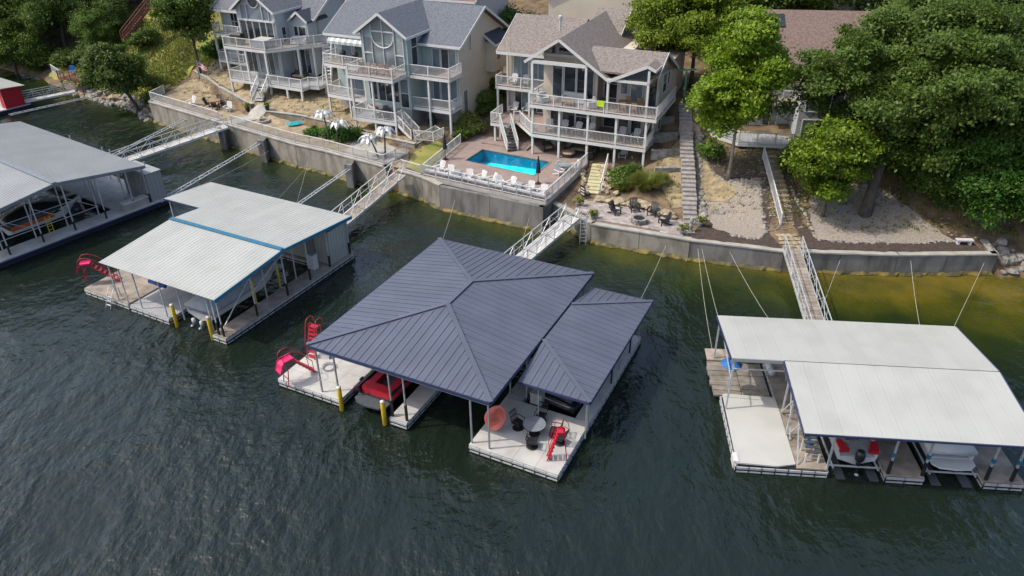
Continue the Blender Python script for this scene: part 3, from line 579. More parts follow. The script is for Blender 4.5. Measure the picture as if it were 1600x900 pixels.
# ---- pale flat-roofed dock at right
D4 = Fr((11.52, 28.16), -5.9); Z = .5
d = thing('boat_dock', 'pale plain-roofed two-slip boat dock at right edge', 'boat dock', D4.w(0, 0), D4.a)
deck_area(d, 2.95, 4.5, 0, 9.3, Z, 'deck_wood', 1.55, .8); frame_edge(d, -.1, 4.5, -.1, 5.6, Z); frame_edge(d, 2.95, 4.5, 5.6, 9.3, Z, sides='lr')
deck_area(d, 7.3, 9.15, -.1, 9.3, Z, 'deck_wood', 1.85, 1.2); frame_edge(d, 7.3, 9.15, -.15, 9.3, Z); deck_area(d, 12, 13.9, -.1, 9.3, Z, 'deck_wood', 1.9, 1.2); frame_edge(d, 12, 13.9, -.15, 9.3, Z)
deck_area(d, -.45, 2.9, 9.0, 10.2, Z, 'deck_wood', 1.1, 1.2); deck_area(d, 2.95, 13.9, 9.35, 10.3, Z, 'deck_wood', 1.3, .95)
for i in range(7): bp('swim_plank', d, -.5+random.uniform(-.06,.06), 1.15, 5.75+i*.47, 6.18+i*.47, Z-.26, Z-.12+random.uniform(-.02,.02), 'deck_old_wood')
for i in range(5): bp('swim_plank', d, 1.2, 2.75, 5.75+i*.66, 6.37+i*.66, Z-.28, Z-.14+random.uniform(-.02,.02), 'deck_old_wood')
bp('float', d, -.3, 2.7, 5.9, 8.8, -.3, .2, 'float_black')
MB().slab([(-.05,.05,Z+.05),(2.0,-.02,Z+.05),(2.92,.2,Z+.05),(2.95,5.5,Z+.05),(0,5.6,Z+.05)], .09).build('deck_sheet', 'tarp_white', d); MB().slab([(.02,5.35,Z+.09),(2.9,5.2,Z+.09),(2.9,5.5,Z+.09),(.1,5.62,Z+.09)], .03).build('deck_sheet', 'tarp_white', d)
bp('bumper', d, -.2, .06, .1, .75, .1, Z+.1, 'white_paint')
EZ, RZ = 3.6, 4.2; rf = group_node('roof', d)
roof_face(rf, [(2.55,-.9,EZ),(13.4,-.9,EZ),(13.4,4.08,RZ),(2.55,4.08,RZ)], (1,0,0), .92, 'white_roof', .006, .03, 2)
roof_face(rf, [(-.2,4.15,RZ),(13.4,4.15,RZ),(13.4,9.25,EZ),(-.2,9.25,EZ)], (1,0,0), .92, 'white_roof', .006, .03, 2)
for p, q in (((2.5,-.9,EZ-.08),(2.5,4.08,RZ-.08)), ((-.23,4.15,RZ-.1),(-.23,9.25,EZ-.1)), ((13.44,-.9,EZ-.08),(13.44,4.08,RZ-.08)), ((13.44,4.15,RZ-.08),(13.44,9.25,EZ-.08))): brp('fascia', rf, p, q, .05, 'navy_trim', .16)
brp('fascia', rf, (-.2,4.1,RZ-.09), (2.5,4.1,RZ-.09), .07, 'grey_roof', .2); brp('fascia', rf, (2.55,-.93,EZ-.07), (13.4,-.93,EZ-.07), .04, 'navy_trim', .09)
for u, v in ((4.4,0),(7.4,0),(9.05,0),(12.1,0),(13.3,0),(3.05,4.2),(2.9,2.4),(0,4.3),(0,9.2),(3.05,9.2),(7.4,4.2),(9.05,4.2),(12.1,4.2),(13.3,4.2),(7.4,9.2),(12.1,9.2)):
    dpost(d, u, v, Z, 3.42+(1-abs(v-4.1)/5)*.5, 'galv', .09, .9 if v == 0 and u > 7 else 0)
    if v == 0 and u > 7: bp('post_band', d, u-.075, u+.075, -.075, .075, Z+1.15, Z+1.4, 'blue_trim')
for u, v in ((3.0,2.4),(3.0,4.2)): brp('brace', d, (u, v-2.2, .6), (u, v, 3.9), .05, 'galv'); brp('brace', d, (u, v, .6), (u, v-2.2, 3.7), .05, 'galv')
for v in (.1, 4.2, 9.1): brp('truss', d, (2.7 if v < 4 else 0, v, 3.45), (13.3, v, 3.45), .06, 'galv')
for u in (0, 3.05): brp('brace', d, (u, 4.3, 2.6), (u, 9.2, 3.4), .05, 'galv')
for u in (4.5, 7.2, 9.2, 11.9):
    brp('lift_beam', d, (u+(.25 if u in (4.5, 9.2) else -.25), .1, .55), (u+(.25 if u in (4.5, 9.2) else -.25), 7, .55), .07, 'galv')
for u0, u1 in ((4.6,7.2),(9.3,11.9)): brp('lift_beam', d, (u0, .35, .5), (u1, .35, .5), .07, 'galv'); brp('lift_beam', d, (u0, 3.5, .3), (u1, 3.5, .3), .07, 'galv')
for u in (4.95, 6.6, 9.6, 11.1): bp('lift_tank', d, u, u+.45, -.12, 6.5, -.3, .06, 'charcoal_deck')

# ---- red boathouse at far left edge
D0 = Fr((-61.2, 88.9), -35)
d = thing('floating_boathouse', 'small dark red floating boathouse with white roof at far left', 'boathouse', D0.w(0, 0), D0.a)
deck_area(d, -7, 0, -3.5, 3, .6, 'deck_white', 1.4, 1.3); frame_edge(d, -7, 0, -3.5, 3, .6, 'navy_trim')
ribbed('wall', (-1.0,0.2), (-.1,.2), .6, 2.9, 'red', d); ribbed('wall', (-.1,.2), (-.1,2.4), .6, 2.9, 'red', d); ribbed('wall', (-6,.2), (-1.05,.2), .6, 2.9, 'white_paint', d); ribbed('wall', (-.1,2.4), (-6,2.4), .6, 2.9, 'red', d)
roof_face(group_node('roof', d), [(-8,-.4,3.2),(.3,-.4,3.2),(.3,2.9,2.95),(-8,2.9,2.95)], (1,0,0), .9, 'white_roof', .02, .06, 2)

# ================================================================ GANGWAYS, ARMS, CABLES
def gangway(label, p, q, w_, m, rail='galv', h=1.05, n=None, side='lr', pw=.28):
    p = Vector(p); q = Vector(q); dd = q-p; L = math.hypot(dd.x, dd.y); a = math.degrees(math.atan2(dd.y, dd.x)); sl = dd.z/L
    t = thing('gangway', label, 'gangway', p, a); k = int(L/pw)
    z = lambda x: x*sl
    for i in range(k): brp('tread', t, (L*i/k+pw*.04, 0, z(L*i/k)), (L*(i+1)/k-pw*.04, 0, z(L*(i+1)/k)), w_, m, .05)
    for s in (-1, 1):
        y = s*(w_/2+.04); brp('side_beam', t, (0, y, -.06), (L, y, z(L)-.06), .06, rail if m != 'deck_white' else 'white_paint', .2)
        brp('handrail', t, (0, y, h), (L, y, z(L)+h), .055, rail); brp('mid_rail', t, (0, y, h*.5), (L, y, z(L)+h*.5), .03, rail)
        nn = n or max(3, round(L/1.25))
        for i in range(nn+1):
            x = L*i/nn; brp('rail_post', t, (x, y, z(x)), (x, y, z(x)+h), .045, rail)
            if i < nn: x2 = L*(i+1)/nn; (brp('diagonal', t, (x, y, z(x)), (x2, y, z(x2)+h), .035, rail) if i % 2 else brp('diagonal', t, (x, y, z(x)+h), (x2, y, z(x2)), .035, rail))
    return t
gangway('white truss gangway from seawall to the grey-roofed left dock', (-30.2,76.9,2.35), (-40.4,69.1,.7), 1.2, 'deck_white')
gangway('brown planked gangway to the blue-trimmed white dock', (-10.1,63.3,2.25), (-15.3,53.7,.62), 1.2, 'deck_wood', 'white_paint')
gangway('white truss gangway beside the pool wall to dark-roofed dock', (5.0,55.1,1.75), (-2.2,45.0,.66), 1.15, 'deck_white')
gangway('brown planked gangway with lattice rails to the right dock', (20.9,49.2,1.8), (19.5,38.2,.6), 1.15, 'deck_wood', pw=.4)
gangway('white truss gangway to the red boathouse at far left', (-55.4,94.6,1.2), (-61.3,90.9,.8), 1.0, 'deck_white')
def arm(label, p, q, w_=.5):
    p = Vector(p); q = Vector(q); dd = q-p; L = math.hypot(dd.x, dd.y); a = math.degrees(math.atan2(dd.y, dd.x)); t = thing('lattice_gangplank', label, 'mooring arm', p, a, 'lattice arms bracing docks to the seawall'); z = lambda x: x*dd.z/L
    for s in (-1, 1): brp('chord', t, (0, s*w_/2, 0), (L, s*w_/2, z(L)), .07, 'galv')
    n = int(L/w_/1.1)
    for i in range(n): s = 1 if i % 2 else -1; brp('lacing', t, (L*i/n, s*w_/2, z(L*i/n)), (L*(i+1)/n, -s*w_/2, z(L*(i+1)/n)), .035, 'galv')
arm('slim lattice arm above the white left gangway', (-36.4,82.0,1.6), (-41.5,72.0,.5)); arm('pale lattice arm between left dock and blue-trimmed dock', (-25.4,72.7,2.0), (-31.6,61.6,.5)); arm('short lattice arm behind the blue-trimmed dock roof', (-15.1,65.6,1.9), (-19.5,59.2,.5), .35)
arm('low lattice arm beside the red boathouse gangway', (-53.5,93.8,.6), (-60,87.5,.4), .6)
def cable(label, p, q, sag=.35):
    p = Vector(p); q = Vector(q); pts = [p.lerp(q, i/10)-Vector((0,0,sag*4*(i/10)*(1-i/10))) for i in range(11)]
    o = MB().tube([x-p for x in pts], .014, 4).build('mooring_cable', 'rope'); o.location = p; tag(o, label, 'cable', 'mooring cables from docks to the seawall')
CB = [((-24.6,72.4,1.2), D1.w(0,1,.6), 'two-rope line, left dock to wall'), ((-20,70.2,1.4), D2.w(-6,13.3,.5), 'x'), ((-19.5,69.6,1.4), D2.w(-10,13.3,.5), 'x'), ((-4.9,59.9,1.2), DM.w(2,13.5,.5), 'x'), ((1.5,56.5,1.0), DM.w(8,13.6,.6), 'x'), ((12,51.4,1.0), DM.w(17,13.6,.6), 'x'), ((14.3,50.6,1.1), D4.w(0,10,.5), 'x'), ((14.6,50.5,1.1), D4.w(1,10,.5), 'x'), ((16.6,50,1.1), D4.w(5,10,.5), 'x'), ((24.4,48.5,1.2), D4.w(5.5,10,.5), 'x'), ((29.5,48.2,1.2), D4.w(13,10.2,.5), 'x'), ((35,48.2,1.0), D4.w(13.6,10.2,.5), 'x')]
CL = ['thin cable from left dock corner to the seawall', 'thin cable behind blue-trimmed dock, right one of the pair', 'thin cable behind blue-trimmed dock, left one of the pair', 'thin cable from pool wall down to back corner of dark dock', 'thin cable from pool wall beside the white gangway', 'thin cable from patio wall to right back of dark dock', 'leftmost of the cables running to the right dock', 'second cable from left running to the right dock', 'cable crossing toward the planked gangway from its left', 'cable reaching the planked gangway from its right', 'cable from right seawall to middle of the pale roof', 'rightmost mooring cable below the white bench']
for (p, q, _), l in zip(CB, CL): cable(l, p, q)
# ================================================================ BOATS AND DOCK THINGS
def boat(label, fr, u, v, L=6.6, B=2.4, z=.15, hull='boat_white', stripe=None, inner='boat_grey', seat='red', plat=None, motors=0, cover=None, screen=True, rot=0):
    t = thing('motorboat', label, 'boat', fr.w(u, v, z), fr.a+rot); st = []
    for k in range(10):
        y = L*k/9; f = k/9; b = B/2*(1 if f < .55 else max(.06, 1-((f-.55)/.45)**1.9)); zg = 1.0+.35*f*f; zk = .0+.45*max(0, f-.7)/.3
        st.append([(-b,y,zg),(-b*.9,y,zk+.35),(0,y,zk),(b*.9,y,zk+.35),(b,y,zg),(b*.88,y,zg+.02),(b*.8,y,.55+zk*.5),(-b*.8,y,.55+zk*.5),(-b*.88,y,zg+.02)])
    MB().loft(st).build('hull', hull, t)
    if stripe:
        for s in (-1, 1):
            MB().add([(s*(B/2*.985+.02), 0, .62), (s*(B/2*.985+.02), L*.55, .66), (s*(B/2+.02), L*.55, 1.0), (s*(B/2+.02), 0, .97)], [(0,1,2,3)]).slab([(s*(B/2+.03),0,.97),(s*(B/2+.03),L*.55,1.0),(s*(B/2+.0),L*.55,1.0),(s*(B/2+.0),0,.97)], .3).build('hull_stripe', stripe, t)
    if cover:
        rg = []
        for k in range(9):
            f = k/8; y = -.05+L*.97*f; b = B/2*(1 if f < .55 else max(.06, 1-((f-.55)/.45)**1.9))+.03; zg = 1.0+.35*f*f; top = zg+.15+.75*math.sin(math.pi*min(1, f*1.15+.12))*(1 if f < .8 else .5)
            rg.append([(-b,y,zg-.22),(-b*.98,y,zg+.05),(-b*.45,y,top-.08),(0,y,top),(b*.45,y,top-.08),(b*.98,y,zg+.05),(b,y,zg-.22)])
        MB().loft(rg).build('cover', cover, t, True)
    else:
        MB().box(-B*.40,B*.40,.15,.75,.55,.98).build('stern_seat', seat, t); MB().box(-B*.40,-B*.2,.8,2.0,.55,.92).build('side_seat', seat, t); MB().box(B*.2,B*.40,.8,2.0,.55,.92).build('side_seat', seat, t)
        MB().box(-B*.18,B*.18,.85,2.6,.56,.60).build('cockpit_floor', inner, t); MB().box(-B*.36,-B*.08,2.6,3.1,.56,1.0).build('seat', seat, t); MB().box(B*.08,B*.36,2.6,3.1,.56,1.0).build('seat', seat, t)
        MB().slab([(-B*.46,3.5,1.1),(B*.46,3.5,1.1),(B*.40,L*.8,1.3),(0,L*.93,1.36),(-B*.40,L*.8,1.3)], .08).build('foredeck', hull if hull != 'boat_black' else 'red', t)
        if screen: MB().slab([(-B*.42,3.45,1.1),(B*.42,3.45,1.1),(B*.36,3.15,1.6),(-B*.36,3.15,1.6)], .03, (0,1,0)).build('windscreen', 'glass', t)
    if plat:
        b = B*.46; MB().slab([(-b,.05,.52),(-b*.97,-.45,.52),(-b*.7,-.72,.52),(0,-.8,.52),(b*.7,-.72,.52),(b*.97,-.45,.52),(b,.05,.52)], .1).build('swim_platform', plat, t)
    for k in range(motors):
        x = (k-(motors-1)/2)*.75
        m = MB().lathe([(.16,.55),(.24,.7),(.25,1.0),(.2,1.2),(.05,1.25)] if not cover else [(.1,-.1),(.14,.05),(.13,.25),(.04,.3)], x, -.3, 10).build('outboard_motor', 'boat_black' if not cover else 'boat_white', t, True); MB().box(x-.06,x+.06,-.42,-.2,-.3,(.6 if not cover else .1)).build('motor_leg', 'boat_black' if not cover else 'steel', m)
        MB().lathe([(.03,-.24),(.12,-.2),(.03,-.12)], x, -.5, 8).build('propeller', 'steel', m)
    return t
boat('red and black ski boat with charcoal swim platform in dark-roofed dock', DM, 6.35, .95, 6.8, 2.4, .12, 'boat_black', 'red', 'charcoal_deck', 'red', 'charcoal_deck')
boat('boat under grey cover with twin stern drives, blue-trimmed dock', D2, -2.35, 1.0, 7.4, 2.5, .3, 'boat_white', None, cover='cover_grey', motors=2)
boat('white boat with red stern cushions and black outboard, right dock', D4, 6.05, .75, 6.2, 2.1, .25, 'boat_white', None, 'boat_grey', 'boat_grey', motors=1)
bb = C.objects[-1]
for s in (-1, 1):
    t = thing('boat_cushion', ['red cushion on stern corner left of black outboard', '', 'red cushion on stern corner right of black outboard'][s+1], 'cushion', D4.w(6.05+s*.72, .85, 1.2), D4.a); MB().slab([(-.25*s,-.15,.12),(.25*s,-.2,.12),(.3*s,.45,.2),(0,.5,.2)], .2).build('pad', 'red', t)
boat('white boat with broad rounded swim platform at far right slip', D4, 10.7, 1.0, 7.0, 2.35, .35, 'boat_white', None, 'boat_grey', 'boat_grey', 'boat_white', motors=0, cover='boat_white')
boat('white and red runabout in the near slip of left dock', D1, -4.2, -10.2, 6.4, 2.2, .5, 'boat_white', 'orange', 'boat_grey', 'boat_grey', cover='boat_black', motors=0)
boat('boat under black cover behind the white runabout, left dock', D1, -10.8, -10.6, 7.0, 2.4, .5, 'boat_black', None, cover='navy_cloth')
def jetski(label, fr, u, v, z, rot, body='boat_black', stripe='boat_white'):
    t = thing('personal_watercraft', label, 'jet ski', fr.w(u, v, z), fr.a+rot); rg = []
    for k in range(8):
        f = k/7; y = 3.1*f; b = .56*(1 if f < .5 else max(.08, 1-((f-.5)/.5)**1.8)); zt = .55+.12*math.sin(f*3)
        rg.append([(-b,y,.4),(-b*.7,y,.05+.25*f**3),(0,y,0+.3*f**3),(b*.7,y,.05+.25*f**3),(b,y,.4),(b*.6,y,zt),(-b*.6,y,zt)])
    MB().loft(rg).build('hull', body, t); MB().loft([[(-.17,y,.55),(.17,y,.55),(.14,y,z_),(-.14,y,z_)] for y, z_ in ((.35,.85),(1.0,.82),(1.5,.88))]).build('seat', 'charcoal_deck', t)
    MB().loft([[(-.28,y,.5),(.28,y,.5),(w_,y,z_),(-w_,y,z_)] for y, w_, z_ in ((1.5,.2,.8),(1.8,.2,1.0),(2.9,.06,.62))]).build('cowl', body, t); MB().tube([(-.36,1.72,1.03),(0,1.85,1.08),(.36,1.72,1.03)], .03).build('handlebar', 'black_metal', t)
    for s in (-1, 1): MB().slab([(s*.44,.3,.53),(s*.46,2.0,.55),(s*.34,2.3,.57),(s*.34,.3,.55)], .03).build('stripe', stripe, t)
    return t
jetski('black jet ski with pale stripes docked under the lower side roof', DM, 17.2, 5.15, .3, 82); jetski('dark jet ski with blue stripes behind the striped one', DM, 17.2, 6.5, .3, 82, 'boat_black', 'blue_cloth')
jetski('black covered jet ski on the white deck of left dock', D1, -2.3, -5.2, .6, 65, 'boat_black', 'navy_cloth')
t = thing('kayak', 'orange kayak hung upright on left dock frame', 'kayak', D1.w(-1.75, -12.6, 1.5), D1.a+70); MB().loft([[(x*w_, y, z+.12*w_) for x, z in ((-.3,0),(0,-.12),(.3,0),(0,.1))] for y, w_ in ((-1.2,.1),(-.6,.8),(0,1),(.6,.8),(1.2,.1))]).build('hull', 'orange', t); MB().box(-.12,.12,-.25,.25,.08,.2).build('cockpit', 'boat_black', t)
t = thing('safety_ladder', 'yellow ladder rack on the white walkway of left dock', 'ladder', D1.w(-1.6, -7.9, .6), D1.a)
for s in (-1, 1): brp('rail', t, (0, s*.18, 0), (0, s*.18, 1.4), .05, 'yellow')
for k in range(4): brp('rung', t, (0, -.18, .25+k*.32), (0, .18, .25+k*.32), .04, 'yellow')

def slide(label, fr, u, v, z, rot, chute='pink_red', frame='red', h=1.6, run=1.3, drop=True):
    t = thing('water_slide', label, 'water slide', fr.w(u, v, z), fr.a+rot, 'red dock slides')
    for k in range(7): f = (k+.5)/7; brp('step', t, (-.24, run*(1-f), h*f), (.24, run*(1-f), h*f), .17, 'red', .07)
    for s in (-1, 1):
        brp('stringer', t, (s*.27, run+.1, 0), (s*.27, -.05, h+.05), .05, frame); brp('leg', t, (s*.29, -.55, 0), (s*.29, -.35, h-.05), .045, frame)
        MB().tube([(s*.3,run*.9,.2),(s*.34,run*.8+.1,1.0),(s*.34,run*.3,h+.4),(s*.33,0,h+.62),(s*.33,-.4,h+.6),(s*.33,-.6,h+.4),(s*.33,-.62,h+.1)], .022, 6).build('handrail', frame, t, True)
    brp('cross_brace', t, (-.29,-.5,.5), (.29,-.5,.5), .04, frame); brp('cross_brace', t, (-.29,-.42,1.1), (.29,-.42,1.1), .04, frame)
    pr = [(.1,h+.06),(-.55,h+.02),(-.72,h-.12),(-.80,h-.4),(-.9,h-.58)] if drop else [(.05,h+.06),(-.3,h+.05),(-.42,h-.05)]
    MB().loft([[(-.33,y,z_+.12),(-.30,y,z_+.12),(-.28,y,z_+.03),(.28,y,z_+.03),(.30,y,z_+.12),(.33,y,z_+.12),(.33,y,z_),(-.33,y,z_)] for y, z_ in pr]).build('chute', chute, t)
    return t
slide('pink-red slide on the front corner of the white left platform', DM, 1.0, .35, .55, -20); slide('red slide at the far side of the white left platform, by the roof corner', DM, .45, 3.1, .55, 185, 'red', run=.55, drop=False, h=1.9)
slide('red slide standing on the right front corner of the dark dock', DM, 17.7, 1.05, .55, 115, 'red', run=.5, drop=False, h=1.9).scale = (.72, .9, .95); slide('pink-red slide on the left corner of the blue-trimmed dock', D2, -13.0, .9, .5, -50, run=1.7)
t = thing('dock_cooler', 'small white cooler at the base of far red slide, left platform', 'cooler', DM.w(1.25, 3.0, .55), DM.a+15); MB().box(-.28,.28,-.18,.18,0,.34).build('body', 'boat_white', t); MB().box(-.3,.3,-.2,.2,.34,.4).build('lid', 'deck_grey', t)
t = thing('garden_hose', 'coiled grey hose on the white left platform', 'hose', DM.w(2.1, 2.2, .56), 0); MB().tube([((.28+.012*k/3)*math.cos(k*.5), (.28+.012*k/3)*math.sin(k*.5), .02+.002*k) for k in range(44)], .018, 5).build('coil', 'grey_trim', t)
def swim_ladder(label, fr, u, v, z, rot, m='galv'):
    t = thing('swim_ladder', label, 'ladder', fr.w(u, v, z), fr.a+rot)
    for s in (-1, 1): MB().tube([(s*.24,.5,0),(s*.24,.45,.75),(s*.24,.1,.8),(s*.24,-.25,.2),(s*.24,-.75,-1.0)], .03).build('rail', m, t, True)
    for k in range(5): brp('rung', t, (-.24,-.2-.12*k,.25-.27*k), (.24,-.2-.12*k,.25-.27*k), .09, m, .04)
swim_ladder('aluminium swim ladder on front of blue-trimmed dock', D2, -9.9, 0, .5, 0)
# patio set on the dark dock
def iron_chair(label, fr, u, v, z, rot):
    t = thing('patio_chair', label, 'chair', fr.w(u, v, z), fr.a+rot, 'black iron swivel chairs on the dark-roofed dock')
    MB().lathe([(.30,.0),(.32,.03),(.28,.05),(.05,.06),(.05,.28),(.02,.3)], n=12).build('swivel_base', 'black_metal', t)
    MB().box(-.27,.27,-.26,.26,.38,.43).build('seat', 'black_metal', t)
    b = MB()
    for k in range(6): x = -.25+.1*k; b.bar((x,.25,.42), (x,.42,1.0), .03)
    for zz in (0, .5, 1): b.bar((-.27,.25+.17*zz,.42+.58*zz), (.27,.25+.17*zz,.42+.58*zz), .04)
    b.build('backrest', 'black_metal', t)
    for s in (-1, 1): MB().tube([(s*.3,.28,.66),(s*.3,-.22,.66),(s*.3,-.26,.42)], .025).build('arm', 'black_metal', t)
for (u, v, r), l in zip(((14.85,2.3,75),(15.75,3.35,5),(16.9,2.6,-75),(16.15,1.3,-165),(17.35,2.2,-100)), ('black iron swivel chair left of round table, near coral float', 'black iron swivel chair behind round table, under the side roof', 'black iron chair right of round table, next to another', 'black iron swivel chair in front of the round table', 'black iron chair rightmost, just behind red slide')): iron_chair(l, DM, u, v, .55, r)
t = thing('patio_table', 'round glass-topped black table among the iron chairs', 'table', DM.w(15.85, 2.25, .55), DM.a); MB().lathe([(.62,.70),(.62,.73),(.0,.735)], n=24).build('tabletop', 'grey_trim', t); MB().lathe([(.3,0),(.3,.04),(.05,.06),(.05,.7)], n=10).build('pedestal', 'black_metal', t); MB().lathe([(.64,.685),(.64,.72),(.60,.72),(.60,.685)], n=24).build('rim', 'black_metal', t)
t = thing('inflatable_float', 'coral red oval float leaning upright at dark dock post', 'float', DM.w(13.75, 1.35, .62), DM.a+20); t.location.z = .9; t.rotation_euler = (R(-8), R(14), t.rotation_euler[2]); t.scale = (.74, .9, .80)
MB().loft([[(w_*math.cos(a)*.8, y+.12*math.sin(a*2), .85+w_*math.sin(a)*1.05) for a in np.linspace(0, 2*math.pi, 20, endpoint=False)] for y, w_ in ((-.09,.80),(-.05,.93),(0,.96),(.05,.93),(.09,.80))]).build('body', 'coral', t, True)
MB().loft([[(w_*math.cos(a)*.8, -.1+.0*y, .85+w_*math.sin(a)*1.05) for a in np.linspace(0, 2*math.pi, 20, endpoint=False)] for y, w_ in ((0,.78),(1,.74))]).build('seam', 'coral', t)
# things on the right dock
t = thing('dock_bench', 'grey slatted bench on the wooden deck of right dock', 'bench', D4.w(3.75, .55, .5), D4.a)
for k in range(4): bp('slat', t, -.36, .36, -.1+k*.25, .1+k*.25, .62+k*.1, .66+k*.1, 'charcoal_deck')
for x in (-.32, .32):
    for y, h in ((-.1,.62),(.75,.9)): bp('leg', t, x-.035, x+.035, y-.035, y+.035, 0, h, 'white_paint')
t = thing('parasol', 'small bright blue parasol by old swim platform', 'parasol', D4.w(.3, 5.95, .45), D4.a); MB().lathe([(.025,0),(.025,2.1)], n=6).build('pole', 'galv', t)
b = MB(); n = 8
for k in range(n):
    a, c_ = 2*math.pi*k/n, 2*math.pi*(k+1)/n; b.slab([(0,0,2.3),(.62*math.cos(a),.62*math.sin(a),2.02),(.62*math.cos(c_),.62*math.sin(c_),2.02)], .015)
b.build('canopy', 'blue_cloth', t)
t = thing('dock_bucket', 'small blue bucket on the right dock walkway', 'bucket', D4.w(3.95, 1.75, .5), D4.a); MB().lathe([(.13,0),(.17,.3),(.15,.3),(.12,.05)], n=12).build('bucket', 'blue_cloth', t)
t = thing('foam_roll', 'white rolled float beside the old swim planks', 'float', D4.w(3.2, 7.6, .5), D4.a+8); MB().tube([(0,0,.2),(0,1.0,.2)], .2, 12).build('roll', 'boat_white', t, True); MB().tube([(0,.3,.2),(0,.36,.2)], .21, 12).build('strap', 'grey_trim', t)
t = thing('rope_coil', 'white rope hung on a post of the right dock', 'rope', D4.w(3.85, 7.1, .5), D4.a); MB().tube([(.0,0,1.3),(.08,.02,1.1),(-.05,.04,.9),(.08,0,.7),(-.04,0,.5),(.02,0,.2)], .035).build('rope', 'rope', t); MB().tube([(0,.05,0),(0,.05,1.4)], .02).build('hook', 'galv', t)
t = thing('blue_tarp', 'blue tarp roll under the front eave of blue-trimmed dock', 'tarp', D2.w(-4.9, .3, 2.95), D2.a); MB().tube([(-.7,0,0),(.8,0,0)], .16, 10).build('roll', 'blue_cloth', t, True); MB().tube([(.0,0,0),(.06,0,0)], .17, 10).build('strap', 'navy_cloth', t)
t = thing('dock_cabinet', 'white upright cabinet on right walkway of blue-trimmed dock', 'cabinet', D2.w(-.1, 9.9, .5), D2.a); MB().box(-.25,.25,-.25,.25,0,1.2).build('body', 'boat_white', t); MB().box(-.27,.27,-.27,.27,1.2,1.26).build('lid', 'grey_roof', t)

# ---------------------------------------------------------------- furniture kinds used ashore
def adirondack(label, loc, rot, m, group):
    t = thing('adirondack_chair', label, 'chair', loc, rot, group)
    for k in range(4): brp('seat_slat', t, (-.27,-.25+.15*k,.38-.035*k), (.27,-.25+.15*k,.38-.035*k), .13, m, .03)
    for k in range(5): x = -.24+.12*k; brp('back_slat', t, (x, .22, .28), (x*1.15, .58, 1.0-.5*x*x*4*.5), .1, m, .025)
    for s in (-1, 1):
        bp('arm', t, s*.36-.07, s*.36+.07, -.4, .38, .56, .59, m); bp('front_leg', t, s*.33-.03, s*.33+.03, -.33, -.24, 0, .56, m); brp('rear_leg', t, (s*.30,-.3,.36), (s*.30,.62,.02), .04, m, .1)
    return t
# ================================================================ HOUSES
def window(parent, a0, a1, z0, z1, face, at, cols=1, rows=1, glass='glass', trim='white_paint', fw=.07, mull=.05):
    """face 'f': plane v = at looking at the lake (-v); face 'r': plane u = at looking right (+u). Frame is a part, each pane a sub-part."""
    mp = (lambda a, z, d: (a, at-d, z)) if face == 'f' else (lambda a, z, d: (at+d, a, z))
    b = MB()
    def bx(p0, p1, q0, q1, d0, d1):
        A = mp(p0, q0, d0); B = mp(p1, q1, d1); b.box(min(A[0],B[0]), max(A[0],B[0]), min(A[1],B[1]), max(A[1],B[1]), q0, q1)
    bx(a0-fw, a0, z0-fw, z1+fw, -.02, .07); bx(a1, a1+fw, z0-fw, z1+fw, -.02, .07); bx(a0, a1, z1, z1+fw, -.02, .07); bx(a0, a1, z0-fw, z0, -.02, .09)
    for k in range(1, cols): x = a0+(a1-a0)*k/cols; bx(x-mull/2, x+mull/2, z0, z1, -.02, .055)
    for k in range(1, rows): z = z0+(z1-z0)*k/rows; bx(a0, a1, z-mull/2, z+mull/2, -.02, .05)
    o = b.build('window', trim, parent)
    for i in range(cols):
        for j in range(rows):
            x0 = a0+(a1-a0)*i/cols+mull/2*(i > 0); x1 = a0+(a1-a0)*(i+1)/cols-mull/2*(i < cols-1); y0 = z0+(z1-z0)*j/rows+mull/2*(j > 0); y1 = z0+(z1-z0)*(j+1)/rows-mull/2*(j < rows-1)
            A = mp(x0, y0, .004); B = mp(x1, y1, .022); bp('pane', o, min(A[0],B[0]), max(A[0],B[0]), min(A[1],B[1]), max(A[1],B[1]), y0, y1, glass if glass != 'glass' or random.random() < .72 else random.choice(('glass_blue', 'glass_pale')))
    return o
def prism(name, parent, pts, v0, v1, m, axis='v'):
    """polygon (a, z) extruded along v (or along u when axis is 'u')"""
    P = [(a, v0, z) for a, z in pts] if axis == 'v' else [(v0, a, z) for a, z in pts]
    return MB().slab(P, abs(v1-v0), (0, 1, 0) if axis == 'v' else ((1 if v1 > v0 else -1), 0, 0)).build(name, m, parent)
def slabroof(name, parent, pts, m, th=.16, fascia='white_paint', edges=()):
    o = MB().slab(pts, th).build(name, m, parent)
    for i in edges:
        p = Vector(pts[i]); q = Vector(pts[(i+1) % len(pts)]); d_ = (q-p).normalized(); side = d_.cross(Vector((0,0,1))).normalized()
        c = sum((Vector(x) for x in pts), Vector())/len(pts); side = side if (p-c).dot(side) > 0 else -side
        brp('fascia', o, p+side*.025-Vector((0,0,.1)), q+side*.025-Vector((0,0,.1)), .05, fascia, .24)
    return o
def stairs(parent, p, q, n, w_, m, str_m=None, name='stair_step', tread=None):
    """flight from p (top) to q (bottom)"""
    p = Vector(p); q = Vector(q); f = Vector((q.x-p.x, q.y-p.y, 0)); L = f.length; f /= L; s = Vector((-f.y, f.x, 0)); run = L/n; rise = (p.z-q.z)/n; a = math.atan2(f.y, f.x)
    for k in range(n):
        c = p+f*(run*(k+.5)); z = p.z-rise*(k+1)
        o = link(name, ubox(m), parent); o.location = (c.x, c.y, z-.03+rise*.0); o.rotation_euler = (0,0,a); o.scale = (tread or run*1.08, w_, .07)
    if str_m:
        for g in (-1, 1): brp('stringer', parent, p+s*g*w_/2-Vector((0,0,.1)), q+s*g*w_/2+Vector((0,0,.05)), .05, str_m, .26)
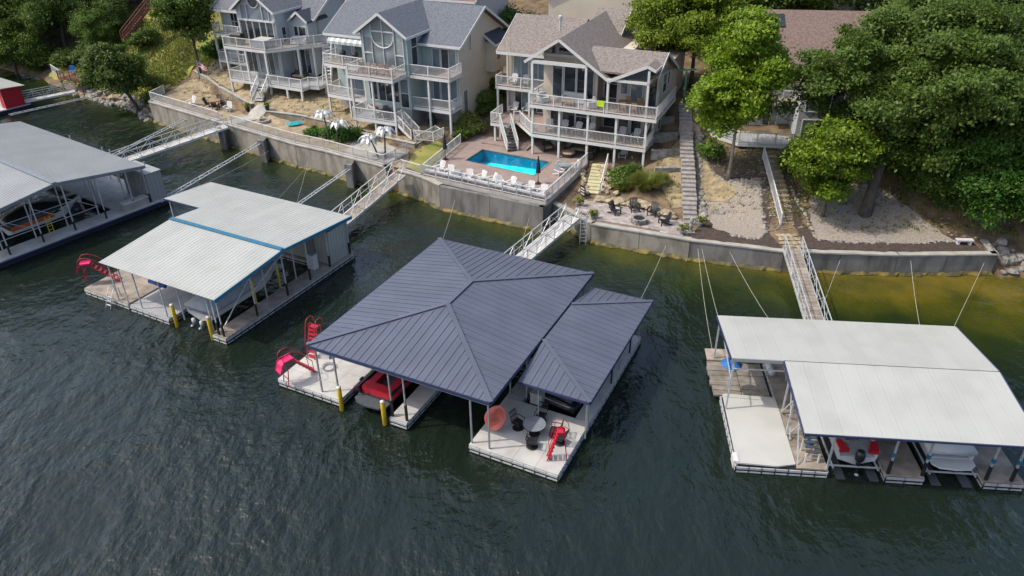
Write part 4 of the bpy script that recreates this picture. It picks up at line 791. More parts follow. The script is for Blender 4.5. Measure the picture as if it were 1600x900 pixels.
def stair_rail(parent, p, q, off, h, m):
    p = Vector(p); q = Vector(q); f = Vector((q.x-p.x, q.y-p.y, 0)).normalized(); s = Vector((-f.y, f.x, 0))*off
    railing(parent, [tuple(p+s), tuple(q+s)], 0, h, 1.2, m)
def deck(parent, poly, z, m='deck_brown', th=.28, trim='white_paint', name='deck'):
    b = MB().slab([(*p, z) for p in poly], .05).build(name, m, parent)
    n = len(poly)
    for i in range(n): 
        p = Vector((*poly[i], z-.17)); q = Vector((*poly[(i+1) % n], z-.17)); brp('rim_board', b, p, q, .05, trim, th)
    return b
WH = 'white_paint'
# ---------------- house with tan walls and brown roof (right of the three)
H3 = Fr((2.13, 67.86), -24)
h = thing('house', 'tan three-storey lake house with brown shingle roof above the pool', 'house', H3.w(0, 0), H3.a)
MB().box(.2,10.8,2.7,13,1.2,4.4).build('wall', 'stucco_grey', h); MB().box(-5.0,0,5.7,13,1.5,7.2).build('wall', 'stucco_tan', h); MB().box(-5.0,0,5.72,13,7.2,11.2).build('wall', 'stucco_tan', h)
MB().box(0,5.3,2.5,13,4.4,11.0).build('wall', 'stucco_tan', h); MB().box(5.3,7.0,4.2,13,4.4,11.0).build('wall', 'stucco_tan', h); MB().box(7.0,10.9,3.0,13,4.4,10.4).build('wall', 'stucco_tan', h)
prism('gable_wall', h, [(0,11),(5.3,11),(5.3,11.35),(2.45,13.1),(0,11.6)], 2.5, 2.8, 'stucco_tan')
prism('gable_wall', h, [(3.0,10.4),(9,10.4),(8,9.6),(9,8.6),(10.9,8.6)][:0] or [(2.8,10.3),(8.2,9.6),(8.2,9.5),(3.0,12.0)], 10.6, 10.9, 'stucco_tan', 'u')
# roofs
slabroof('roof', h, [(2.45,-.3,13.28),(-.8,-.3,11.12),(-.8,13.6,11.12),(2.45,13.6,13.28)], 'shingle_brown', edges=(0,))
slabroof('roof', h, [(2.45,-.3,13.28),(2.45,13.6,13.28),(7.15,13.6,10.19),(7.15,-.3,10.19)], 'shingle_brown', edges=(3,))
slabroof('roof', h, [(-5.5,3.9,10.6),(2.0,3.9,10.6),(2.0,9.0,13.25),(-5.5,9.0,13.25)], 'shingle_brown', edges=(0,3))
slabroof('roof', h, [(-5.5,9.0,13.25),(2.0,9.0,13.25),(2.0,14.0,10.65),(-5.5,14.0,10.65)], 'shingle_brown', edges=(3,))
prism('gable_wall', h, [(5.7,11.0),(13,11.0),(9.0,13.0)], -5.0, -4.75, 'stucco_tan', 'u')
slabroof('roof', h, [(7.15,-.3,10.19),(10.5,-.3,11.75),(10.5,4.6,11.75),(7.15,4.6,10.19)], 'shingle_brown', edges=(0,))
slabroof('roof', h, [(10.5,-.3,11.75),(11.25,-.3,11.42),(11.25,3.2,11.42),(10.5,3.2,11.75)], 'shingle_brown', edges=(0,1))
slabroof('roof', h, [(4.5,.2,10.8),(11.4,.2,10.8),(11.4,3.2,12.15),(4.5,3.2,12.15)], 'shingle_brown', edges=(1,))
slabroof('roof', h, [(4.5,3.2,12.15),(11.4,3.2,12.15),(11.4,8.3,9.7),(4.5,8.3,9.7)], 'shingle_brown', edges=(1,))
slabroof('roof', h, [(1.5,10.3,11.7),(5.0,10.3,11.7),(5.0,13.6,13.5),(1.5,13.6,13.5)], 'shingle_brown', edges=(1,)); slabroof('roof', h, [(1.5,13.6,13.5),(5.0,13.6,13.5),(5.0,16.6,11.8),(1.5,16.6,11.8)], 'shingle_brown', edges=(1,))
prism('gable_wall', h, [(10.5,11.6),(10.5,9.5),(16.2,9.5),(16.2,11.7),(13.6,13.2)], 4.4, 4.65, 'stucco_beige', 'u')
ch = MB().lathe([(.12,12.6),(.12,13.7),(.2,13.72),(.2,13.95),(.05,14.05)], .3, 5.8, 10).build('flue', 'galv', h)
# beams and columns of the porch
brp('porch_beam', h, (-.1,-.2,11.12), (5.15,-.2,11.12), .16, WH, .3); brp('porch_beam', h, (7.0,-.2,10.2), (10.75,-.2,10.2), .16, WH, .22); brp('porch_beam', h, (10.75,-.2,10.4), (10.75,3,10.4), .16, WH, .22)
prism('gable_glass', h, [(7.6,10.35),(10.6,10.35),(10.6,11.4),(10.4,11.45)], .0, .03, 'glass')
for u, z1 in ((-.05,11.1),(5.05,11.4),(7.1,10.2),(10.65,11.3)): bp('column', h, u-.1, u+.1, -.28, -.08, 7.25, z1, WH)
for u in (.0, 2.65, 5.4, 8.05, 10.75): bp('column', h, u-.1, u+.1, -.25, -.05, 2.3, 7.0, WH)
for u in (10.75,): bp('column', h, u-.1, u+.1, 2.5, 2.7, 1.5, 7, WH); brp('brace', h, (10.75,0,5.6), (10.75,1.6,6.9), .1, WH)
for u, v, z1 in ((-5.6,4.3,7), (-2.2,4.3,7), (-4.6,1.35,4.3), (-4.6,2.6,4.3), (-5.0,5.4,10.6)): bp('column', h, u-.09, u+.09, v-.09, v+.09, 2, z1, WH)
# decks
k2 = deck(h, [(-.3,-.35),(11.65,-.35),(11.65,6.8),(10.95,6.8),(10.95,4.2),(-.3,4.2)], 7.25); railing(k2, [(-.25,3.9),(-.25,-.3),(11.6,-.3),(11.6,6.7)], 7.25, 1.0, 2.4)
k2l = deck(h, [(-5.8,4.2),(-.35,4.2),(-.35,5.7),(-5.8,5.7)], 7.2); railing(k2l, [(-5.75,5.6),(-5.75,4.25),(-.4,4.25)], 7.2, 1.0, 2.2)
k1 = deck(h, [(-.1,-.3),(10.9,-.3),(10.9,4.2),(-.1,4.2)], 4.45); railing(k1, [(0,-.25),(10.85,-.25),(10.85,2.6)], 4.45, 1.0, 2.7)
k1l = deck(h, [(-.15,-.2),(-.15,5.7),(-5.0,5.7),(-5.0,1.2),(-3.2,1.2),(-2.9,2.7)], 4.43); railing(k1l, [(-5.0,4.0),(-4.95,1.25),(-3.9,1.25)], 4.43, 1.0, 1.2); railing(k1l, [(-2.95,2.2),(-2.5,2.6),(-.15,-.15)], 4.43, 1.0, 2.0)
st = group_node('outside_stair', h); stairs(st, (-3.5,1.4,4.4), (-2.0,-.3,2.55), 9, 1.1, 'charcoal_deck', WH); stair_rail(st, (-3.5,1.4,4.4), (-2.0,-.3,2.55), -.55, .95, WH); stair_rail(st, (-3.5,1.4,4.4), (-2.0,-.3,2.55), .55, .95, WH)
# windows and doors
for a0, a1, c_ in ((.95,1.85,1), (2.1,3.15,1), (3.35,4.9,1)): window(h, a0, a1, 7.35, 10.3, 'f', 2.5, c_, 1)
window(h, 5.5, 6.8, 7.35, 9.9, 'f', 4.2, 1, 2); window(h, 7.4, 8.0, 8.2, 9.8, 'f', 3.0, 1, 2); window(h, 8.35, 9.4, 7.35, 9.9, 'f', 3.0); window(h, 9.75, 10.7, 7.35, 9.9, 'f', 3.0); window(h, 4.2, 5.6, 8.2, 9.9, 'r', 10.9, 1, 2); window(h, 6.0, 6.7, 8.6, 9.8, 'r', 10.9)
window(h, -4.4, -2.9, 7.3, 9.9, 'f', 5.7, 2, 1, 'glass_blue'); window(h, -2.5, -1.2, 7.3, 9.9, 'f', 5.7, 2, 1, 'glass_blue'); window(h, -.75, -.12, 7.3, 9.6, 'f', 5.7, 1, 2)
for a0, a1 in ((.8,1.8),(2.0,3.2),(3.35,4.9),(7.4,8.3),(8.6,9.5),(9.8,10.6)): window(h, a0, a1, 4.55, 6.9, 'f', 2.5 if a0 < 5 else 3.0, 1, 2 if a0 > 2 and a0 < 5 else 1)
window(h, -4.3, -2.9, 4.55, 6.7, 'f', 5.7, 2); window(h, -2.6, -1.3, 4.55, 6.7, 'f', 5.7, 2); window(h, -.9, -.2, 4.55, 6.6, 'f', 5.7, 1, 2)
window(h, 5.6, 6.7, 4.55, 6.7, 'f', 4.2); window(h, 8.3, 9.2, 2.4, 4.1, 'f', 2.7); window(h, 9.6, 10.4, 2.4, 4.1, 'f', 2.7); window(h, 5.9, 6.9, 2.3, 4.1, 'f', 2.7, 1, 1, 'glass_pale')
window(h, 3.6, 4.6, 4.9, 6.6, 'r', 10.9); window(h, 3.4, 4.3, 2.4, 4.0, 'r', 10.8)
# half-round gable window
wn = group_node('gable_window', h); n = 14; P = [(2.6+1.25*math.cos(math.pi*k/n), 2.44, 11.35+1.2*math.sin(math.pi*k/n)) for k in range(n+1)]
MB().slab([(x, y, z) for x, y, z in P], .05, (0,1,0)).build('pane', 'glass', wn); MB().tube([(x, y-.02, z) for x, y, z in P], .06, 6).build('frame', WH, wn)
MB().slab([(.5,2.44,11.35),(1.1,2.44,11.35),(1.1,2.44,12.0),(.5,2.44,11.7)], .05, (0,1,0)).build('pane', 'glass', wn); MB().slab([(4.05,2.44,11.35),(4.9,2.44,11.35),(4.05,2.44,12.0)], .05, (0,1,0)).build('pane', 'glass', wn); brp('sill_beam', wn, (0,2.4,11.2), (5.3,2.4,11.2), .1, WH, .25)

# ---------------- teal middle house
H2 = Fr((-15.66, 73.31), -25.5)
h = thing('house', 'teal three-storey lake house with grey roof and round gable window', 'house', H2.w(0, 0), H2.a)
MB().box(-5.6,9.3,5.2,15,2,5.2).build('wall', 'foundation', h); MB().box(-.1,5.2,2.5,5.3,2,5.0).build('wall', 'foundation', h)
MB().box(-5.6,9.2,5.2,15,5.2,11.2).build('wall', 'siding_teal', h); MB().box(-.1,5.2,2.5,6,5.0,12.0).build('wall', 'siding_teal', h)
prism('gable_wall', h, [(-.1,12.0),(5.2,12.0),(5.2,12.35),(2.55,14.05),(-.1,12.35)], 2.5, 6.0, 'siding_teal')
prism('gable_wall', h, [(5.2,2.5),(15.0,2.5),(15.0,11.0),(9.8,13.8),(5.2,11.3)], 9.2, 9.35, 'stucco_beige', 'u')
slabroof('roof', h, [(-6.2,4.4,11.15),(10.0,4.4,11.15),(10.0,9.8,14.05),(-6.2,9.8,14.05)], 'shingle_grey_blue', edges=(0,1,3)); slabroof('roof', h, [(-6.2,9.8,14.05),(10.0,9.8,14.05),(10.0,15.6,10.9),(-6.2,15.6,10.9)], 'shingle_grey_blue', edges=(1,3))
slabroof('roof', h, [(2.55,1.9,14.2),(-.5,1.9,12.15),(-.5,10,12.15),(2.55,10,14.2)], 'shingle_grey_blue', edges=(0,)); slabroof('roof', h, [(2.55,1.9,14.2),(2.55,10,14.2),(5.6,10,12.15),(5.6,1.9,12.15)], 'shingle_grey_blue', edges=(3,2))
MB().box(9.34,10.35,10.9,13.9,7.3,10.3).build('bay_wall', 'stucco_beige', h); slabroof('bay_roof', h, [(9.3,10.5,11.2),(10.7,10.5,10.2),(10.7,14.3,10.2),(9.3,14.3,11.2)], 'shingle_dark', edges=(0,1)); window(h, 11.4, 12.3, 8.4, 9.7, 'r', 10.35)
window(h, 7.2, 7.7, 10.2, 11.8, 'r', 9.35, 1, 1, 'glass_pale'); window(h, 5.8, 6.6, 4.2, 6.5, 'r', 9.35, 1, 1, 'glass_pale'); window(h, 13.2, 14.0, 5.4, 6.8, 'r', 9.35)
# gable glazing with its round frame
wn = group_node('gable_window', h)
for a0, a1, z0, z1 in ((.35,1.15,9.0,10.2),(.35,1.15,10.35,11.7),(1.35,2.45,9.0,11.2),(2.65,3.75,9.0,11.2),(3.95,4.75,9.0,10.2),(3.95,4.75,10.35,11.7),(1.35,2.45,11.35,12.3),(2.65,3.75,11.35,12.3)): MB().slab([(a0,2.46,z0),(a1,2.46,z0),(a1,2.46,z1),(a0,2.46,z1)], .03, (0,1,0)).build('pane', 'glass_pale', wn)
MB().slab([(1.35,2.46,12.45),(2.45,2.46,12.45),(2.45,2.46,13.75),(1.35,2.46,13.05)], .03, (0,1,0)).build('pane', 'glass_pale', wn); MB().slab([(2.65,2.46,12.45),(3.75,2.46,12.45),(3.75,2.46,13.05),(2.65,2.46,13.75)], .03, (0,1,0)).build('pane', 'glass_pale', wn)
for x, z1 in ((.25,12.4),(1.25,13),(2.55,13.9),(3.85,13),(4.85,12.4)): brp('mullion', wn, (x,2.42,8.9), (x,2.42,z1), .14, WH, .06)
for z, a, b_ in ((10.27,.25,1.25),(10.27,3.85,4.85),(12.38,1.25,3.85),(8.95,.25,4.85)): brp('mullion', wn, (a,2.41,z), (b_,2.41,z), .06, WH, .12)
MB().tube([(2.55+1.25*math.cos(a), 2.4, 12.0-1.15*math.sin(a)) for a in np.linspace(0, math.pi, 15)], .07, 6).build('arch_frame', WH, wn)
window(h, 6.4, 7.2, 8.65, 10.6, 'f', 5.2, 1, 1, 'glass_blue'); window(h, 7.4, 9.0, 8.65, 10.6, 'f', 5.2, 2, 1); window(h, -4.6, -3.4, 8.6, 10.6, 'f', 5.2, 1, 1, 'glass_blue'); window(h, -3.0, -1.8, 8.6, 10.6, 'f', 5.2, 1, 1, 'glass_pale'); window(h, -1.5, -.4, 8.6, 10.6, 'f', 5.2)
window(h, .4, 1.3, 5.6, 8.0, 'f', 2.5); window(h, 1.5, 3.9, 5.6, 8.0, 'f', 2.5, 3); window(h, 4.1, 5.0, 5.2, 8.0, 'f', 2.5, 1, 2); window(h, 6.3, 7.0, 5.5, 7.7, 'f', 5.2, 1, 1, 'glass_blue'); window(h, 7.2, 9.0, 5.5, 7.7, 'f', 5.2, 2, 1, 'glass_blue'); window(h, -4.5, -2.4, 5.5, 8.0, 'f', 5.2, 2, 1, 'glass_blue'); window(h, -2.1, -.4, 5.4, 7.8, 'f', 5.2, 2, 1, 'glass_blue')
for z0, z1 in ((9.2,10.9),(11.0,12.0)): window(h, 3.2, 4.2, z0, z1, 'r', 5.2)
kd = deck(h, [(-.3,-.05),(4.95,-.05),(4.95,2.5),(-.3,2.5)], 8.55); railing(kd, [(-.25,2.9),(-.25,0),(4.9,0),(4.9,2.9)], 8.55, 1.0, 2.4)
kd = deck(h, [(4.98,2.6),(9.65,2.6),(9.65,5.2),(4.98,5.2)], 8.5); railing(kd, [(5.0,2.65),(9.6,2.65),(9.6,5.1)], 8.5, 1.0, 2.3)
kd = deck(h, [(-5.5,3.0),(-.33,2.6),(-.33,5.2),(-5.5,5.2)], 8.5); railing(kd, [(-5.45,5.2),(-5.45,3.05),(-.35,2.65)], 8.5, 1.0, 2.4)
kd = deck(h, [(-.2,0),(4.95,0),(4.95,2.5),(-.2,2.5)], 4.35, 'deck_grey'); railing(kd, [(-.15,2.2),(-.15,.05),(4.9,.05),(4.9,1.2)], 4.35, 1.0, 2.4)
kd = deck(h, [(4.95,2.8),(9.55,2.8),(9.55,5.2),(4.95,5.2)], 5.3, 'deck_grey'); railing(kd, [(5.0,5.0),(5.0,2.85),(9.5,2.85),(9.5,5.1)], 5.3, 1.0, 2.3)
kd = deck(h, [(-5.5,3.0),(-.25,2.6),(-.25,5.2),(-5.5,5.2)], 5.25, 'deck_grey'); railing(kd, [(-5.45,5.2),(-5.45,3.05),(-2.0,2.8)], 5.25, 1.0, 2.4)
for u, v, z0 in ((0,.12,2.6),(2.4,.12,2.6),(4.8,.12,2.6),(-5.4,3.1,2.6),(-2.6,2.9,2.6),(-.35,2.75,2.6),(7.2,2.75,2.6),(9.5,2.75,2.6)): bp('column', h, u-.09, u+.09, v-.09, v+.09, z0, 8.35, WH)
st = group_node('outside_stair', h); stairs(st, (4.95,.7,4.3), (6.9,.2,3.05), 6, 1.1, 'red_wood', WH); stair_rail(st, (4.95,.7,4.3), (6.9,.2,3.05), -.55, .95, WH); stair_rail(st, (4.95,.7,4.3), (6.9,.2,3.05), .55, .95, WH); stairs(st, (.4,2.2,5.25), (1.8,2.2,4.4), 4, .8, 'red_wood', WH); railing(st, [(7.0,-.2),(9.0,.1),(9.3,1.6)], 3.0, 1.0, 2.0)
aw = group_node('awning', h)
for k in range(13): brp('awning_stripe', aw, (-5.4+k*.36,4.1,10.5), (-5.4+k*.36,4.7,11.0), .34, 'white_paint' if k % 2 else 'siding_teal', .04); bp('awning_flap', aw, -5.57+k*.36, -5.23+k*.36, 4.06, 4.09, 10.25, 10.5, 'white_paint' if k % 2 else 'siding_teal')

# ---------------- grey-blue house at left
H1 = Fr((-32.01, 85.72), -25.5)
h = thing('house', 'grey-blue lake house with tall arched window, leftmost of the three', 'house', H1.w(0, 0), H1.a)
MB().box(-6.0,8.2,6.2,16,2.5,5.3).build('wall', 'foundation', h); MB().box(-6.0,8.1,6.2,16,5.3,11.4).build('wall', 'siding_grey', h); MB().box(.2,5.6,2.6,7,3,12.0).build('wall', 'siding_grey', h)
prism('gable_wall', h, [(.2,12.0),(5.6,12.0),(5.6,12.4),(2.9,14.4),(.2,12.4)], 2.6, 7, 'siding_grey'); prism('gable_wall', h, [(6.2,3),(16,3),(16,11.2),(11,14.4),(6.2,11.4)], 8.1, 8.3, 'siding_grey', 'u')
slabroof('roof', h, [(-6.6,5.3,11.2),(8.8,5.3,11.2),(8.8,11,14.6),(-6.6,11,14.6)], 'shingle_grey', edges=(0,1,3)); slabroof('roof', h, [(-6.6,11,14.6),(8.8,11,14.6),(8.8,16.7,11.2),(-6.6,16.7,11.2)], 'shingle_grey', edges=(1,))
slabroof('roof', h, [(2.9,2.0,14.5),(-.2,2.0,12.2),(-.2,11,12.2),(2.9,11,14.5)], 'shingle_grey', edges=(0,)); slabroof('roof', h, [(2.9,2.0,14.5),(2.9,11,14.5),(6.0,11,12.2),(6.0,2.0,12.2)], 'shingle_grey', edges=(3,2))
MB().box(5.62,8.3,4.6,6.5,5,11.0).build('dormer_wall', 'siding_grey', h); prism('gable_wall', h, [(6.2,11),(8.3,11),(7.25,11.9)], 4.6, 7, 'siding_grey'); slabroof('roof', h, [(7.25,4.2,12.1),(5.9,4.2,11.05),(5.9,8,11.05),(7.25,8,12.1)], 'shingle_dark', edges=(0,)); slabroof('roof', h, [(7.25,4.2,12.1),(7.25,8,12.1),(8.6,8,11.05),(8.6,4.2,11.05)], 'shingle_dark', edges=(3,))
wn = group_node('gable_window', h)
for a0, a1, z0, z1 in ((.6,1.4,8.9,11.0),(1.55,2.3,8.9,11.0),(2.45,3.3,8.9,11.0),(3.45,4.2,8.9,11.0),(4.35,5.2,8.9,11.0),(1.0,1.7,11.25,12.6),(1.85,3.9,11.25,12.7),(4.05,4.8,11.25,12.6)): MB().slab([(a0,2.56,z0),(a1,2.56,z0),(a1,2.56,z1),(a0,2.56,z1)], .03, (0,1,0)).build('pane', 'glass_blue' if z0 > 11 else 'glass', wn)
brp('mullion', wn, (.3,2.5,11.12), (5.5,2.5,11.12), .08, WH, .22)
for x in (.5,1.48,2.38,3.38,4.28,5.3): brp('mullion', wn, (x,2.5,8.8), (x,2.5,11.1), .12, WH, .06)
for x in (.9,1.78,3.98,4.9): brp('mullion', wn, (x,2.5,11.1), (x,2.5,12.7), .14, WH, .06)
MB().tube([(2.9+.75*math.cos(a), 2.5, 13.2+.75*math.sin(a)) for a in np.linspace(0, 2*math.pi, 21)], .06, 6).build('ring_frame', WH, wn); MB().slab([(2.9+.7*math.cos(a), 2.56, 13.2+.7*math.sin(a)) for a in np.linspace(0, 2*math.pi, 20, endpoint=False)], .03, (0,1,0)).build('round_pane', 'glass', wn)
window(h, -4.4, -3.4, 8.9, 10.8, 'f', 6.2, 2, 2); window(h, 6.4, 6.9, 8.7, 10.4, 'f', 4.6); window(h, 7.05, 8.0, 8.7, 10.4, 'f', 4.6); window(h, 3.4, 4.0, 8.7, 10.4, 'r', 5.6, 1, 2)
window(h, .7, 2.0, 5.3, 7.9, 'f', 2.6, 2); window(h, 2.4, 5.2, 5.3, 7.9, 'f', 2.6, 4); window(h, 6.1, 8.1, 5.3, 7.9, 'f', 4.6, 3); window(h, -4.4, -2.6, 5.6, 7.9, 'f', 6.2, 2)
kd = deck(h, [(-.1,0),(5.9,0),(9.2,4.4),(10.1,5.6),(8.2,6.2),(-.1,6.2)], 8.65, 'deck_wood'); railing(kd, [(-.05,5.4),(-.05,.05),(5.85,.05),(9.15,4.4),(10.05,5.5)], 8.65, 1.0, 2.0)
kd = deck(h, [(-6.5,5.0),(-.15,4.6),(-.15,6.2),(-6.5,6.2)], 8.6, 'deck_wood'); railing(kd, [(-6.45,6.1),(-6.45,5.05),(-.15,4.65)], 8.6, 1.0, 2.2)
kd = deck(h, [(-.1,0),(10.4,-.2),(10.4,1.0),(11.6,1.2),(11.6,3.0),(8.2,4.6),(-.1,4.6)], 5.0, 'deck_grey'); railing(kd, [(-.05,4),(-.05,.05),(4.2,.0)], 5.0, 1.0, 2.1); railing(kd, [(5.5,-.05),(10.35,-.15),(10.4,1.0),(11.55,1.2),(11.55,3.0)], 5.0, 1.0, 1.9)
kd = deck(h, [(-6.5,5.0),(-.15,4.6),(-.15,6.2),(-6.5,6.2)], 5.4, 'deck_grey'); railing(kd, [(-6.45,6.1),(-6.45,5.05),(-.15,4.65)], 5.4, 1.0, 2.2)
for u, v, z1 in ((0,.1,8.5),(2.9,.1,8.5),(5.7,.1,8.5),(-6.4,5.1,8.5),(-3,4.9,8.5),(9.0,4.2,8.5),(8.0,2.8,8.5),(10.2,-.1,4.9),(8.2,-.1,4.9),(11.4,2.6,4.9)): bp('column', h, u-.1, u+.1, v-.1, v+.1, 3.2, z1, WH)
st = group_node('outside_stair', h); stairs(st, (4.9,0,4.95), (5.6,-2.2,3.75), 6, 1.2, WH, WH); stair_rail(st, (4.9,0,4.95), (5.6,-2.2,3.75), -.6, .95, WH); stair_rail(st, (4.9,0,4.95), (5.6,-2.2,3.75), .6, .95, WH)
stairs(st, (10.0,5.6,8.6), (11.8,2.4,5.0), 12, 1.0, WH, WH); stair_rail(st, (10.0,5.6,8.6), (11.8,2.4,5.0), .5, .95, WH)

# ---------------- house behind the trees at right
H4 = Fr((20.5, 62.9), -8)
h = thing('house', 'grey house with reddish shingle roof half hidden by trees at right', 'house', H4.w(0, 0), H4.a)
MB().box(1.8,14.6,4.6,16,3,10.6).build('wall', 'siding_grey', h)
slabroof('roof', h, [(1.2,3.8,10.5),(15.2,3.8,10.5),(15.2,10.5,14.4),(1.2,10.5,14.4)], 'shingle_red', edges=(0,3)); slabroof('roof', h, [(1.2,10.5,14.4),(15.2,10.5,14.4),(15.2,17,10.6),(1.2,17,10.6)], 'shingle_red', edges=(3,))
slabroof('skylight', h, [(1.5,8.4,13.3),(3.6,8.4,13.3),(3.6,9.9,14.15),(1.5,9.9,14.15)], 'skylight', .06)
MB().box(4.6,8.6,1.6,4.6,3,10).build('bay_wall', 'siding_grey', h); slabroof('roof', h, [(6.6,1.2,11.6),(4.2,1.2,9.9),(4.2,6,9.9),(6.6,6,11.6)], 'shingle_red', edges=(0,)); slabroof('roof', h, [(6.6,1.2,11.6),(6.6,6,11.6),(9,6,9.9),(9,1.2,9.9)], 'shingle_red', edges=(3,)); prism('gable_wall', h, [(4.6,10),(8.6,10),(6.6,11.4)], 1.6, 2.2, 'siding_grey')
window(h, 2.2, 3.4, 8.4, 10.0, 'f', 4.6, 2); window(h, 5.1, 8.1, 7.6, 9.6, 'f', 1.6, 3, 1); window(h, 2.2, 3.4, 5.3, 7.4, 'f', 4.6, 2); window(h, 5.1, 8.1, 4.9, 6.8, 'f', 1.6, 3); MB().box(-1.6,1.78,4.6,9,3,7.6).build('wall', 'siding_grey', h); slabroof('roof', h, [(-2,4.0,7.7),(1.79,4.0,7.7),(1.79,9.4,8.4),(-2,9.4,8.4)], 'shingle_red', edges=(0,3)); window(h, -.9, .9, 5.2, 7.1, 'f', 4.6, 2)
kd = deck(h, [(-2.6,2.2),(-.4,0),(4.2,-.2),(4.6,4.6),(-2.6,4.6)], 5.05, 'deck_grey'); railing(kd, [(-2.55,4.4),(-2.55,2.25),(-.4,.05),(4.2,-.15)], 5.05, 1.0, 1.6)
kd = deck(h, [(2.0,3.0),(4.6,3.0),(4.6,4.6),(2.0,4.6)], 7.9, 'cushion'); railing(kd, [(2.05,4.5),(2.05,3.05),(4.6,3.05)], 7.9, 1.0, 1.3)
for u, v in ((-2.4,2.4),(-.3,.2),(4,0)): bp('column', h, u-.08, u+.08, v-.08, v+.08, 2.8, 5, 'red_wood')
for a, b_ in (((4.2,-.1,5.1),(6.2,-1.6,3.4)),): st = group_node('outside_stair', h); stairs(st, a, b_, 8, 1.0, 'deck_grey', WH); stair_rail(st, a, b_, -.5, .95, WH)
# ---------------- houses further up the hill
def back_house(label, o, a, w_, dep, z0, z1, zr, wall, roof, axis='u', win=()):
    f = Fr(o, a); h = thing('house', label, 'house', f.w(0, 0), a); MB().box(0,w_,0,dep,z0,z1).build('wall', wall, h)
    if axis == 'u':
        slabroof('roof', h, [(-.5,-.6,z1-.2),(w_+.5,-.6,z1-.2),(w_+.5,dep/2,zr),(-.5,dep/2,zr)], roof, edges=(0,1,3)); slabroof('roof', h, [(-.5,dep/2,zr),(w_+.5,dep/2,zr),(w_+.5,dep+.6,z1-.2),(-.5,dep+.6,z1-.2)], roof, edges=(1,3))
        for u in (0, w_-.2): prism('gable_wall', h, [(0,z1),(dep,z1),(dep/2,zr-.2)], u, u+.2, wall, 'u')
    else:
        slabroof('roof', h, [(w_/2,-.5,zr),(-.6,-.5,z1-.2),(-.6,dep+.5,z1-.2),(w_/2,dep+.5,zr)], roof, edges=(0,1)); slabroof('roof', h, [(w_/2,-.5,zr),(w_/2,dep+.5,zr),(w_+.6,dep+.5,z1-.2),(w_+.6,-.5,z1-.2)], roof, edges=(3,2)); prism('gable_wall', h, [(0,z1),(w_,z1),(w_/2,zr-.2)], 0, .2, wall)
    for a0, a1, q0, q1 in win: window(h, a0, a1, q0, q1, 'f', 0, 1, 1)
    return h
back_house('beige house with plain wall standing behind the tan house', (4.6,92.5), -20, 17, 12, 5, 13.2, 17.5, 'stucco_beige', 'shingle_brown', 'v')
back_house('house with brown gable roof seen between the left and middle houses', (-27.5,96.2), -25, 9, 10, 5, 13.2, 15.6, 'stucco_beige', 'shingle_brown', 'u')
back_house('reddish roofed house at top edge behind the middle house', (-17,98), -24, 14, 10, 5, 12.2, 15.5, 'siding_grey', 'shingle_red', 'u')
# ================================================================ POOL, PATIO AND YARD
def fence(label, pts, h=1.0, step=1.9, m='white_paint', bal=True, post=.09):
    o = Vector(pts[0]); t = thing('railing_fence', label, 'fence', o); railing(t, [tuple(Vector(p)-o) for p in pts], 0, h, step, m, bal, post); return t
fence('white railing on the long seawall, left of the first gangway', [(-41.3,88.6,2.47),(-41.8,85.9,2.47),(-33.4,79.75,2.47),(-31.3,78.2,2.47)], 1.0, 1.9)
fence('white railing along the seawall below the middle house', [(-29.6,77.0,2.47),(-25.4,73.9,2.47),(-21.4,71.1,2.47),(-18.1,69.25,2.47),(-11.7,64.9,2.47),(-9.9,67.7,2.47)], 1.0, 2.1)
fence('short white railing between brown gangway and pool deck', [(-10.0,64.2,2.33),(-8.1,62.8,2.33)], .95, 1.8); fence('white railing of the ramp beside the pool lawn', [(-9.2,69.3,2.75),(-7.5,72.0,2.9),(-6.8,70.8,2.9)], .9, 1.6)
pd = thing('pool_deck', 'brown plank pool deck cantilevered over the wall with white rails', 'deck', (-7.9,62.45,0))
ox, oy = -7.9, 62.45; q = lambda x, y, z: (x-ox, y-oy, z)
ZP = 2.42; FL, FRp, RBp, LBp = (-7.9,62.45), (2.85,56.5), (7.1,65.0), (-4.95,70.7); BA = [(-4.33,66.0),(2.03,62.19),(3.75,65.5),(-2.75,69.0)]
O4 = [FL, FRp, RBp, (7.9,71.5), (-2.5,75.5), LBp]
def dk(pts): MB().slab([q(*p, ZP) for p in pts], .22).build('deck_boards', 'deck_brown', pd)
dk([FL, FRp, BA[1], BA[0]]); dk([FRp, RBp, BA[2], BA[1]]); dk([RBp, (8.0,71.2), (-2.0,75.0), BA[3], BA[2]]); dk([LBp, FL, BA[0], BA[3], (-2.0,75.0)])
dk2 = lambda pts, z: MB().slab([q(*p, z) for p in pts], .16).build('deck_step', 'deck_brown', pd)
dk2([(-2.9,70.6),(1.5,68.4),(2.2,69.8),(-2.0,72.4)], ZP+.16)
for i in range(4):
    a, b = BA[i], BA[(i+1) % 4]; MB().slab([q(*a, ZP+.03), q(*b, ZP+.03), q(b[0], b[1], .6), q(a[0], a[1], .6)], .03, (0,0,-1)).build('pool_wall', 'pool_liner_deep' if i in (2,3) else 'pool_liner', pd)
    brp('coping', pd, q(*a, ZP+.02), q(*b, ZP+.02), .1, 'deck_brown', .05)
MB().slab([q(*BA[0], 1.15), q(*BA[1], 1.5), q(*BA[2], 1.5), q(*BA[3], 1.15)], .1).build('pool_floor', 'pool_liner', pd)
brp('edge_beam', pd, q(FL[0], FL[1]+.02, ZP-.2), q(FRp[0], FRp[1]+.02, ZP-.2), .08, 'deck_white', .34); brp('edge_beam', pd, q(*FRp, ZP-.2), q(*RBp, ZP-.2), .08, 'deck_white', .34)
